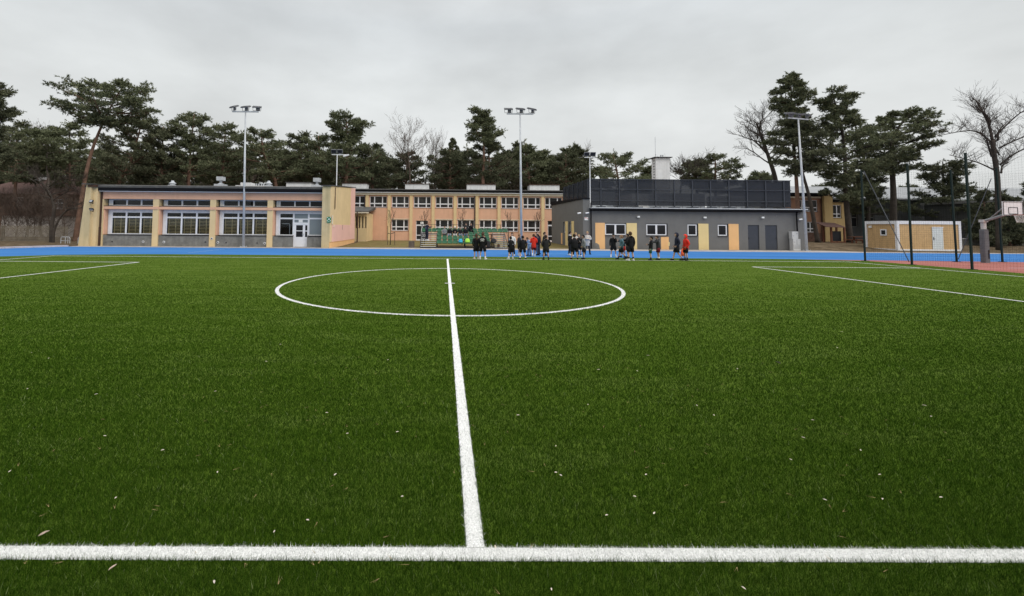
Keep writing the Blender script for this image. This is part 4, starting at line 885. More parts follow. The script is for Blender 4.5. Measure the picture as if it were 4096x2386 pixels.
bare_px('bare_tree', 'thin pale leafless tree with upright twigs beside the round one', 76, [(1740, 980), (1740, 720), (1742, 600)], 12, n1=20, length=4.0, lv=3, tr=.13, up=1.3, zfrac=.4, bark=BARKG, group=GB, twig=.018, split=(5, 4, 3))
bare_px('bare_tree', 'small leafless tree just right of the chimney', 66, [(2720, 980), (2722, 760), (2735, 725), (2722, 690)], 13, n1=13, length=3.0, lv=4, tr=.14, up=.4, zfrac=.55, group=GB, twig=.016)
bare_px('bare_tree', 'leafless tree poking up behind the pines at far left', 66, [(150, 980), (148, 640), (146, 545)], 14, n1=8, length=2.4, lv=3, tr=.1, up=.6, zfrac=.7, bark=BARKG, group=GB, twig=.018)
bare_px('bare_tree', 'pale leafless tree behind the wide rounded pine', 80, [(2320, 980), (2322, 720), (2322, 640)], 15, n1=14, length=3.2, lv=3, tr=.1, up=.8, zfrac=.55, bark=BARKG, group=GB, twig=.018)
bare_px('bare_tree', 'large leafless oak leaning left behind the right end of the screen', 58, [(3125, 980), (3105, 740), (3078, 640), (3050, 560), (3025, 490)], 16, n1=20, length=4.2, lv=4, tr=.34, up=.35, zfrac=.45, group=GB, twig=.016, bark=BARKD)
for i, (px, Y, s_) in enumerate(((60, 47.5, 2.8), (130, 48.5, 2.6), (100, 50, 2.8), (250, 48, 3.0), (12, 50, 3.2), (345, 50, 2.4), (190, 52, 3.2))):
    bare_px('bare_shrub', ['tall brown shrub with straight pale stems left in the villa garden', 'brown leafless shrub in front of the villa roof', 'thin leafless shrub in front of the villa window', 'tangled leafless shrub behind the forked tree by the fence', 'leafless shrub behind the fence at the left edge', 'leafless shrub right behind the gym end wall', 'leafless shrub at the right end of the villa'][i],
            Y, [(px, 985), (px+8, 900), (px-6, 830)], 60+i, n1=22, length=s_, lv=4, tr=.06, up=.5, zfrac=.15, bark=BARKB, twig=.010, split=(4, 4, 3), group='leafless shrubs by the villa', cat='shrub')
for i, px in enumerate(range(390, 2300, 150)):
    bare_px('bare_tree', 'thin brown leafless tree in the undergrowth behind the roofs', 74+3*math.sin(i*2.1), [(px, 980), (px+6, 800), (px-4, 680)], 80+i, n1=12, length=4.0, lv=3, tr=.09, up=.6, zfrac=.35, bark=BARKB, twig=.02, split=(5, 4, 3), group='leafless undergrowth of the wood')
bare_px('bare_tree', 'dark forked tree in front of the picket fence', 43.5, [(206, 978), (208, 900), (216, 830), (196, 770), (170, 730)], 31, n1=10, length=2.4, lv=4, tr=.2, up=.3, zfrac=.6, bark=BARKD, group='leafless trees by the fence', twig=.010)
bare_px('bare_tree', 'dark bent trunk arching to the right in front of the fence', 43.2, [(212, 975), (218, 920), (245, 865), (280, 838), (335, 832)], 32, n1=7, length=1.4, lv=3, tr=.13, up=.2, zfrac=.6, bark=BARKD, group='leafless trees by the fence', twig=.010)

# the pollarded tree at the right edge, limb by limb
def z5(u, v, Y=42.5): return at(3400+.545*u, 300+.5451*v, Y)
t = empty('pollarded_tree', (P(3995, 1010, 42.5).x, 42.5, hz(52, 42.5)-.05), 'big leafless pollarded tree with thick upswept limbs near the right edge', 'tree')
tm = MB(); tw = MB(); g = random.Random(9)
limbs = [([(1092, 1300), (1085, 850), (1075, 700), (1060, 600), (1045, 480)], .21, .17, 0),
 ([(1045, 480), (1030, 370), (1000, 280), (955, 180), (930, 185)], .22, .07, .3), ([(1030, 370), (960, 300), (880, 275), (800, 255)], .13, .05, -.8), ([(1030, 490), (970, 410), (900, 400), (775, 425)], .15, .05, 1.0),
 ([(1040, 600), (960, 520), (880, 470), (775, 450)], .16, .05, -1.2), ([(1060, 700), (980, 640), (900, 600), (850, 570)], .14, .05, .9), ([(1060, 460), (1100, 380), (1150, 300), (1185, 270)], .15, .06, -1.0),
 ([(1035, 350), (1060, 270), (1085, 245)], .13, .07, 1.0), ([(1085, 480), (1150, 400), (1270, 330)], .16, .07, .8), ([(1090, 540), (1160, 480), (1290, 412)], .15, .06, -1.2),
 ([(1095, 590), (1150, 500), (1230, 480)], .13, .06, 1.4), ([(1100, 660), (1180, 570), (1290, 520)], .16, .07, -.8), ([(1110, 720), (1190, 660), (1320, 625)], .16, .06, 1.0)]
for pts, r0, r1, dy in limbs:
    n = len(pts); pp = [z5(u, v) for u, v in pts]
    if dy == 0: pp[0].z = t.location.z
    pp = [Vector((p.x, p.y+dy*(i/(n-1))**1.1*1.6, p.z)) for i, p in enumerate(pp)]; cv = bez(pp, 5)
    fr = 1 if dy == 0 else .52
    tm.tube(cv, [fr*(r0+(r1-r0)*i/(len(cv)-1)) for i in range(len(cv))], 8)
    if dy == 0: continue
    for i in range(34):
        s_ = g.random()**.8; q = cv[min(int(s_*(len(cv)-1)), len(cv)-1)]; a = g.uniform(0, 6.28)
        d = Vector((math.cos(a)*.8, math.sin(a)*.6, g.uniform(.1, 1.2))).normalized(); ln = g.uniform(.9, 2.6)*(.5+.6*s_)
        path = [q]; dd = d
        for k in range(4): dd = (dd+Vector((g.gauss(0, .15), g.gauss(0, .15), .08))).normalized(); path.append(path[-1]+dd*ln/4)
        tw.tube(path, [.016, .013, .011, .009, .007], 3, False)
        for k in (1, 2, 3):
            for _ in range(2): tw.tube([path[k], path[k]+(dd+Vector((g.gauss(0, .6), g.gauss(0, .6), g.gauss(.2, .4)))).normalized()*ln*.35], [.007, .005], 3, False)
tm.build('trunk', BARKD, t, smooth=True); tw.build('crown', BARKD, t)

# staked saplings on the lawn
for i, (px, Y, top) in enumerate(((1561, 43.5, 838), (1697, 43.5, 840), (1848, 44, 840), (2033, 44, 850), (2149, 43, 850))):
    b_ = at(px, 972, Y); b_.z = hz(b_.x, Y)
    tz = at(px, top, Y).z
    tt_ = bare('sapling', ['staked bare sapling, the one nearest the pink end wall', 'bare sapling in front of the white school door', 'bare sapling behind the left part of the bleachers', 'bare sapling behind the right end of the bleachers', 'bare sapling just right of the middle floodlight mast'][i],
         [b_, b_+Vector((.03, 0, 1.2)), b_+Vector((.0, .0, 1.9)), Vector((b_.x+.05, Y, tz-.5))], 200+i, n1=9, length=1.0, lv=3, tr=.045, up=1.0, zfrac=.5, twig=.009, split=(3, 3), bark=BARKD, group='saplings on the lawn')
    if i == 0:
        m = MB()
        for dx_ in (-.28, .42): m.tube([(b_.x+dx_, Y+.1, 0), (b_.x+dx_, Y+.1, 1.3 if dx_ > 0 else 1.9)], .03, 6)
        m.tube([(b_.x-.28, Y+.06, 1.2), (b_.x, Y-.02, 1.1), (b_.x+.42, Y+.06, 1.25)], .035, 6); m.build('stake', BARKB, tt_)

# ------------------------------------------------------------------ floodlight masts
def lamp_head(parent, c, tilt, yaw, s=1.0):
    c = Vector(c); Rm = Matrix.Rotation(yaw, 3, 'Z') @ Matrix.Rotation(tilt, 3, 'X'); X, Y, Z = (Rm @ Vector(v) for v in ((1, 0, 0), (0, 1, 0), (0, 0, 1)))
    m = MB(); m.obox(c+Vector((0, 0, .30*s)), X, Y, Z, .29*s, .21*s, .035*s)
    for k in range(6): m.obox(c+Vector((0, 0, .30*s))+Z*.05*s+X*(-.24+.096*k)*s, X, Y, Z, .008*s, .19*s, .02*s)
    h = m.build('lamp_head', LAMPB, parent)
    m = MB(); m.obox(c+Vector((0, 0, .30*s))-Z*.041*s, X, Y, Z, .26*s, .18*s, .005*s); m.build('glass', LAMPG, h)
    m = MB(); X2 = Matrix.Rotation(yaw, 3, 'Z') @ Vector((1, 0, 0))
    m.tube([c-X2*.28*s+Vector((0, 0, .30*s)), c-X2*.26*s+Vector((0, 0, .03)), c+X2*.26*s+Vector((0, 0, .03)), c+X2*.28*s+Vector((0, 0, .30*s))], .018*s, 6)
    m.obox(c+X2*.07*s+Vector((0, 0, .14*s)), X2, (0, 1, 0), (0, 0, 1), .12*s, .06*s, .09*s); m.build('bracket', LAMPB, h)
def mast(label, x, y, top, lean, yaws, z0=0.0, ayaw=0.0):
    t = empty('floodlight_mast', (x, y, z0), label, 'floodlight', 'tall floodlight masts round the pitch')
    tx = x+lean; m = MB(); m.tube([(x, y, z0+.02), (x+lean*.5, y, (z0+top)/2), (tx, y, top)], [.112, .088, .055], 12); m.build('pole', GALV, t, smooth=True)
    m = MB(); m.box(x-.22, x+.22, y-.22, y+.22, z0-.02, z0+.03)
    for a in (-.17, .17):
        for b in (-.17, .17): m.tube([(x+a, y+b, z0+.03), (x+a, y+b, z0+.09)], .02, 6)
    m.build('base_plate', GALV, t)
    ca, sa = math.cos(ayaw), math.sin(ayaw); m = MB(); m.obox((tx, y, top+.05), (ca, sa, 0), (-sa, ca, 0), (0, 0, 1), 1.12, .05, .05); m.build('cross_arm', GALV, t)
    for dx_, yw in zip((-.98, 0.02, .98), yaws): lamp_head(t, (tx+dx_*ca, y-.02+dx_*sa, top+.10), R(22), yw, 1.2)
    return t
def polep(px0, py0, px1, py1):
    b_ = gnd(px0, py0); tp_ = at(px1, py1, b_.y); return b_, tp_
b_, tp_ = polep(974, 989, 982, 450); mast('tall galvanised mast with three floodlights in front of the gym hall', b_.x, b_.y, tp_.z, tp_.x-b_.x, (R(-35), R(-15), R(12)))
b_, tp_ = polep(2086, 1000, 2080.5, 459); mast('tall galvanised mast with three floodlights in the middle behind the bleachers', b_.x, b_.y, tp_.z, tp_.x-b_.x, (R(0), R(14), R(30)))
b_, tp_ = polep(3227, 1004, 3193, 478); mast('tall galvanised mast with three floodlights at the right end of the grey block', b_.x, b_.y, tp_.z, tp_.x-b_.x, (R(-10), R(20), R(35)), ayaw=R(13))
for (px, py0, py1, Y, lab, n_) in ((1346, 748, 621, 41.0, 'short white pole with twin floodlights on the gym roof corner', 2), (2361, 838, 632, 40.6, 'short white pole with twin floodlights at the corner of the grey block', 2)):
    b_ = at(px, py0, Y); tz = at(px, py1, Y).z; t = empty('roof_floodlight_pole', (b_.x, Y, b_.z), lab, 'floodlight', 'twin floodlights on roof poles')
    m = MB(); m.tube([(b_.x, Y, b_.z-.2), (b_.x, Y, tz)], .045, 8); m.box(b_.x-.5, b_.x+(.9 if px < 2000 else .5), Y-.03, Y+.03, tz, tz+.06); m.build('pole', WHITE, t)
    for dx_ in ((-.3, .27)): 
        m = MB(); m.obox((b_.x+dx_, Y-.05, tz+.33), (1, 0, .0), (0, .9, .4), (0, -.4, .9), .25, .05, .19); h = m.build('lamp_head', LAMPB, t)
        m = MB(); m.obox((b_.x+dx_, Y-.105, tz+.31), (1, 0, .0), (0, .9, .4), (0, -.4, .9), .20, .006, .14); m.build('glass', BLACK, h)
        m = MB(); m.tube([(b_.x+dx_, Y, tz+.06), (b_.x+dx_, Y, tz+.25)], .03, 6); m.build('bracket', LAMPB, h)
    if px < 2000: m = MB(); m.obox((b_.x+.85, Y-.05, tz-.05), (1, 0, .3), (0, 1, 0), (-.3, 0, 1), .26, .1, .06); m.build('lamp_head', WHITE, t)

# ------------------------------------------------------------------ tall court fence
NET = mat('green_net_cord', (0.012, 0.020, 0.018), .9, .1, spec=0.0)
cf = empty('court_fence', (25.2, 26.2, 0), 'tall dark green posts with braces and fine netting round the red court', 'fence')
posts = [((3461, 1045), (3445, 682)), ((3648, 1060), (3629, 655)), ((3889, 1079), (3861, 612)), ((3827, 1048), (3803, 681)), ((4010, 1049), (3986, 672))]
PT = []
for (bx, by), (tx, ty) in posts:
    b_ = gnd(bx, by); tp_ = at(tx, ty, b_.y); PT.append((b_, tp_)); m = MB()
    d = (tp_-b_).normalized(); m.obox((b_+tp_)/2, (1, 0, 0), (0, 1, 0), d, .036, .036, (tp_-b_).length/2); m.box(b_.x-.13, b_.x+.13, b_.y-.13, b_.y+.13, 0, .02); m.build('post', GREENP, cf)
def brace(a, b_): m = MB(); m.tube([a, b_], .022, 6); m.build('brace', ANTHR, cf)
brace(PT[0][1]+Vector((.05, -.1, -.05)), PT[1][0]+Vector((-.1, .05, .15)))
brace(at(3965, 715, 26.2), PT[3][0]+Vector((.1, 0, .15)))
for i, (x, y) in enumerate(((25.25, 17.6), (25.25, 14.4), (36.3, 26.2), (39.3, 26.2))):
    m = MB(); m.box(x-.055, x+.055, y-.055, y+.055, 0, 5.45); m.build('post', GREENP, cf)
m = MB()                                       # netting as cords, 12 cm mesh
def cord(a, b_, r=.0028): m.tube([a, b_], r*.52, 3, False)
sp_ = .12; zt = 5.35
for k in range(int(zt/sp_)+1):
    z = .05+k*sp_; cord((25.2, 26.2, z), (25.2, 12.0, z)); cord((25.2, 26.25, z), (40.0, 26.25, z))
yy = 26.2
while yy > 12.0: cord((25.2, yy, .05), (25.2, yy, zt)); yy -= sp_
xx = 25.2
while xx < 40.0: cord((xx, 26.25, .05), (xx, 26.25, zt)); xx += sp_
m.build('netting', NET, cf)

# basketball stand
PADM = mat('grey_padding', (0.13, 0.135, 0.145), .7, .15, 3, .3, 20)
bs = empty('basketball_stand', (31.7, 25.6, 0), 'basketball stand with a grey padded post and a white backboard', 'basketball hoop')
b_ = gnd(3942, 1052); bx, by = b_.x, b_.y; bs.location = (bx, by, 0)
m = MB(); m.prism([(bx-.13, .0), (bx+.13, .0), (bx+.125, 1.85), (bx+.10, 1.93), (bx-.10, 1.93), (bx-.125, 1.85)], by-.13, by+.13); m.build('padding', PADM, bs)
m = MB(); m.box(bx-.08, bx+.08, by-.08, by+.08, 1.94, 2.35); m.box(bx-.14, bx+.14, by-.12, by+.12, 2.35, 2.5); m.build('post', CABIN, bs)
bc = at(4052, 835, by-1.15); 
m = MB(); m.tube([(bx, by, 2.40), (bc.x-.05, by-1.05, bc.z-.25)], .075, 8); m.tube([(bc.x-.3, by-1.1, bc.z+.2), (bx+.1, by-.1, 2.42)], .03, 6); m.build('arm', mat('grey_arm_paint', (.28, .30, .31), .6, .1), bs)
hw_, hh_ = .575, .40; yb = by-1.15
m = MB(); m.box(bc.x-hw_, bc.x+hw_, yb, yb+.04, bc.z-hh_, bc.z+hh_); bd = m.build('backboard', WHITE, bs)
m = MB(); L_ = .035
def rectb(x0, x1, z0, z1, y):
    m.box(x0, x0+L_, y, y+.008, z0, z1); m.box(x1-L_, x1, y, y+.008, z0, z1); m.box(x0+L_, x1-L_, y, y+.008, z0, z0+L_); m.box(x0+L_, x1-L_, y, y+.008, z1-L_, z1)
rectb(bc.x-hw_+.02, bc.x+hw_-.02, bc.z-hh_+.015, bc.z+hh_-.02, yb-.009); rectb(bc.x-.27, bc.x+.27, bc.z-.32, bc.z+.07, yb-.009); m.build('border', BLACK, bd)
m = MB(); rr = []
for k in range(25): a = k/24*2*math.pi; rr.append((bc.x+.225*math.cos(a), yb-.30+.225*math.sin(a), bc.z-.36))
m.tube(rr, .012, 6, False); m.box(bc.x-.06, bc.x+.06, yb-.09, yb, bc.z-.38, bc.z-.34); m.build('rim', mat('rim_dark_orange', (.25, .06, .02), .5, .1), bs)
m = MB()
for k in range(12):
    for s_ in (1, -1):
        pth = [(bc.x+(.225-.09*j/3)*math.cos(k/12*6.283+s_*j*.26), yb-.30+(.225-.09*j/3)*math.sin(k/12*6.283+s_*j*.26), bc.z-.36-.14*j) for j in range(4)]; m.tube(pth, .006, 3, False)
m.build('net', PAPER, bs)
m = MB(); m.box(bx+.03, bx+.11, by-.145, by-.131, .25, .75); m.build('pad_label', BLACK, bs)

# ------------------------------------------------------------------ picket fence, bike stands, kiosk, table
PICK = mat('weathered_picket_wood', (0.20, 0.17, 0.13), .95, .3, 2, .3, 20, streak=.3)
pf = empty('picket_fence', (-45, 45, 0), 'weathered grey picket fence in front of the villa garden', 'fence')
m = MB(); g = random.Random(4); x = -64.0
while x < -38.0:
    h_ = 1.62+g.uniform(-.04, .04); m.prism([(x, .12), (x+.065, .12), (x+.065, h_-.04), (x+.033, h_), (x, h_-.04)], 45-.02, 45.0); x += .125
m.build('pickets', PICK, pf)
m = MB(); m.box(-64, -38, 45.005, 45.06, 1.3, 1.38); m.box(-64, -38, 45.005, 45.06, .3, .38); m.box(-64, -38, 44.9, 45.1, -.1, .1); m.build('rail', PICK, pf)
for x in np.arange(-63, -37, 2.6): m = MB(); m.box(x, x+.1, 45.07, 45.17, -.1, 1.6); m.build('post', PICK, pf)
def rack(px0, px1, lab, Y=42.0):
    a = at(px0, 972, Y); b_ = at(px1, 972, Y); z0 = hz(a.x, Y); t = empty('bike_rack', (a.x, Y, z0), lab, 'bike rack', 'bike racks by the gym end wall')
    m = MB(); m.tube([(a.x, Y, z0), (a.x, Y, z0+.5), (a.x+.08, Y, z0+.6), (b_.x-.08, Y, z0+.6), (b_.x, Y, z0+.5), (b_.x, Y, z0)], .03, 6); m.tube([(a.x, Y, z0+.25), (b_.x, Y, z0+.25)], .022, 6)
    for s_ in (.5, .78): m.tube([(a.x+(b_.x-a.x)*s_, Y, z0), (a.x+(b_.x-a.x)*s_, Y, z0+.58)], .025, 6)
    m.build('hoop', GALV, t)
rack(243, 279, 'pale metal bike rack left of the leaning pine trunk'); rack(312, 340, 'pale metal bike rack between the leaning pine and the gym wall')
BRW = mat('orange_stained_wood', (0.17, 0.065, 0.035), .7, .2, 3, streak=.2)
ki = empty('notice_shelter', (44.8, 50, 0), 'small wooden shelter with a dark board and a tilted brown roof by the school wing', 'shelter')
A = at(3326, 975, 50); B = at(3384, 975, 50); z0 = hz(A.x, 50)
m = MB()
for x in (A.x, B.x-.15): m.box(x, x+.15, 50, 50.15, z0, z0+1.75); m.box(x, x+.15, 51, 51.15, z0, z0+1.95)
m.box(A.x+.15, B.x-.15, 50.02, 50.1, z0+.02, z0+.14); m.build('post', BRW, ki)
m = MB(); m.box(A.x+.2, B.x-.25, 50.3, 50.36, z0+.15, z0+1.3); m.build('board', BLACK, ki)
m = MB(); m.add([(A.x-.9, 49.6, z0+1.75), (B.x-.3, 49.6, z0+1.7), (B.x+.2, 51.6, z0+2.2), (A.x-.5, 51.6, z0+2.3), (A.x-.9, 49.6, z0+1.82), (B.x-.3, 49.6, z0+1.77), (B.x+.2, 51.6, z0+2.27), (A.x-.5, 51.6, z0+2.37)], [(3, 2, 1, 0), (4, 5, 6, 7), (0, 1, 5, 4), (1, 2, 6, 5), (2, 3, 7, 6), (3, 0, 4, 7)]); m.build('roof', VR, ki)
pt = empty('picnic_table', (46.0, 47, 0), 'brown picnic table with benches on the mound left of the cabin', 'picnic table')
A = at(3418, 978, 48); B = at(3486, 978, 48); z0 = hz(A.x, 48)-.02
m = MB(); m.box(A.x, B.x, 48, 48.8, z0+.70, z0+.76); m.build('tabletop', BRW, pt)
for yy in (47.5, 49.1): m = MB(); m.box(A.x, B.x, yy, yy+.28, z0+.40, z0+.45); m.build('bench', BRW, pt)
for x in (A.x+.3, B.x-.4): m = MB(); m.box(x, x+.1, 47.55, 49.3, z0+.34, z0+.40); m.box(x, x+.1, 48.1, 48.2, z0, z0+.34); m.box(x, x+.1, 48.6, 48.7, z0, z0+.34); m.box(x, x+.1, 48.3, 48.5, z0+.401, z0+.699); m.build('leg', BRW, pt)
pl = empty('concrete_block', (-3, 38.6, 0), 'dark stained concrete block beside the left steps of the bleachers', 'block')
A = at(1634, 993, 38.5); B = at(1656, 993, 38.5); m = MB(); m.box(A.x, B.x, 38.5, 39.1, -.05, .57); m.build('block', mat('dark_stained_concrete', (.13, .105, .085), .95, .35, 3, .4, 15, streak=.5), pl)

# ------------------------------------------------------------------ bleachers
SEATG = mat('green_plastic_seat', (0.008, 0.098, 0.038), .42, .1, 6, spec=.5)
STEPW = mat('pale_tread_metal', (0.62, 0.62, 0.60), .6, .12, 5)
bl = empty('bleachers', (1.7, 38.5, 0), 'small grandstand with four rows of green plastic seats and metal steps at both ends', 'bleachers')
BX0, BX1, BX2, BX3 = at(1680, 980, 38.4).x, at(1746, 980, 38.4).x, at(1977, 980, 38.4).x, at(2033, 980, 38.4).x
def rowy(k): return 38.55+.76*k
def rowz(k): return .20+.33*k
for x0, x1 in ((BX0, BX1), (BX2+.02, BX3)):
    m = MB(); mk = MB()
    for k in range(8):
        y0 = 38.25+.31*k; z = .13+.165*k; m.box(x0+.05, x1-.05, y0, y0+.27, z-.025, z); mk.box(x0+.05, x1-.05, y0-.012, y0-.001, z-.06, z-.03)
    m.build('steps', STEPW, bl)
    for xx in (x0, x1-.04): mk.obox((xx+.02, 39.35, .62), (1, 0, 0), Vector((0, .31, .165)), Vector((0, -.165, .31)), .02, 1.42, .05)
    mk.build('step_frame', BLACK, bl)
m = MB()
for k in range(4):
    xa, xb = (BX1+.01, BX2) if k < 3 else (BX0, BX3)
    m.box(xa, xb, rowy(k)-.18, rowy(k)+.56, rowz(k)-.05, rowz(k))
m.build('deck', BLACK, bl)
m = MB()
for x in (BX0+.02, BX1, (BX1+BX2)/2, BX2, BX3-.06):
    for k in range(4):
        if k < 3 and not (BX1-.01 <= x <= BX2+.01): continue
        m.box(x, x+.05, rowy(k)-.17, rowy(k)-.12, -.02, rowz(k)-.05)
    m.box(x, x+.05, 41.3, 41.35, -.02, rowz(3)-.05)
m.box(BX0, BX3, 38.39, 38.44, .02, .07); m.build('frame', BLACK, bl)
m = MB()
for z in (2.06, 1.62): m.tube([(BX0+.02, 41.4, z), (BX3-.02, 41.4, z)], .018, 6)
n_ = 26
for i in range(n_+1): x = BX0+.02+(BX3-BX0-.04)*i/n_; m.tube([(x, 41.4, 1.15), (x, 41.4, 2.06)], .009 if i % 5 else .02, 5)
for xx in (BX0+.02, BX3-.02): m.tube([(xx, 38.3, .2), (xx, 38.35, 1.0), (xx, 40.7, 2.05), (xx, 41.4, 2.06)], .018, 6)
m.build('railing', BLACK, bl)
def make_seat(x, y, z):
    m = MB(); W = .215
    prof = [(-.20, .17), (-.19, .21), (-.05, .19), (.12, .20), (.19, .26), (.215, .40), (.225, .50), (.245, .50), (.235, .36), (.215, .22), (.15, .155), (-.05, .14)]
    vs = []; fs = []; cols = 9; n = len(prof)
    for c in range(cols):
        u = -1+2*c/(cols-1); edge_ = abs(u)**3
        for i, (py_, pz_) in enumerate(prof):
            top_ = .045*edge_ if 1 <= i <= 5 else 0; rnd = -.09*edge_*(1 if i in (6, 7) else 0)
            vs.append((x+W*u, y+py_, z+pz_+top_+rnd))
    for c in range(cols-1):
        for i in range(n): fs.append((c*n+i, c*n+(i+1) % n, (c+1)*n+(i+1) % n, (c+1)*n+i))
    fs.append(tuple(range(n))[::-1]); fs.append(tuple((cols-1)*n+i for i in range(n)))
    m.add(vs, fs); return m.build('seat', SEATG, bl, smooth=True)
seat0 = make_seat(0, 0, 0)
def place_seat(x, y, z, first=[True]):
    if first[0]: s_ = seat0; first[0] = False; s_.location = s_.location+Vector((x, y, z)); return s_
    s_ = seat0.copy(); COL.objects.link(s_); s_.parent = bl; s_.location = SB+Vector((x, y, z)); return s_
SB = seat0.location.copy()
SX = at(1757, 970, 38.7).x
for k in range(3):
    for i in range(10): place_seat(SX+.472*i, rowy(k), rowz(k)+.04)
SX4 = at(1696, 930, 40.8).x
for i in range(17): place_seat(SX4+.470*i, rowy(3), rowz(3)+.04)

# ------------------------------------------------------------------ people
def cmat(name, col, rough=.85): return MATS.get(name) or mat(name, col, rough, .10, 9, .4, 60)
SKIN = cmat('skin', (0.52, 0.33, 0.25), .6); EYE_M = cmat('eye_dark', (0.02, 0.015, 0.012), .3); LIP = cmat('lip', (0.40, 0.17, 0.14), .5)
CLO = dict(black=(.007, .007, .009), dgrey=(.032, .034, .037), charcoal=(.018, .018, .020), navy=(.014, .017, .035), grey=(.22, .23, .24), white=(.72, .71, .69), offwhite=(.60, .56, .52),
           red=(.72, .035, .02), teal=(.09, .17, .21), lblue=(.30, .45, .68), green=(.02, .10, .075), maroon=(.16, .012, .018), jeans=(.11, .15, .24), ltjeans=(.22, .26, .34), denim=(.07, .085, .12),
           brown=(.07, .035, .02), dbrown=(.028, .016, .011), blond=(.36, .24, .12), hblack=(.010, .008, .007), tan=(.22, .13, .07), orange=(.85, .12, .03), cyan=(.05, .40, .62), lime=(.42, .80, .10))
def CM(c): return cmat('cloth_'+c, CLO[c])
QUEUE = []
def skinmesh(name, nodes, edges, mats, parent, extra=None, sub=1, label=None):
    me = bpy.data.meshes.new(name); me.from_pydata([tuple(n[0]) for n in nodes], edges, [])
    o = bpy.data.objects.new(name, me); COL.objects.link(o); o.parent = parent
    sk = o.modifiers.new('Skin', 'SKIN'); sk.use_smooth_shade = True
    for i, n in enumerate(nodes):
        r = n[1]; me.skin_vertices[0].data[i].radius = (r, r) if not hasattr(r, '__len__') else r
        me.skin_vertices[0].data[i].use_root = (i == 0)
    s2 = o.modifiers.new('Sub', 'SUBSURF'); s2.levels = sub; s2.render_levels = sub
    QUEUE.append((o, mats, extra)); 
    if label: o['label'] = label
    return o
def chain(nodes, edges, pts, start=None):
    last = start
    for p_ in pts:
        nodes.append(p_); 
        if last is not None: edges.append((last, len(nodes)-1))
        last = len(nodes)-1
    return last
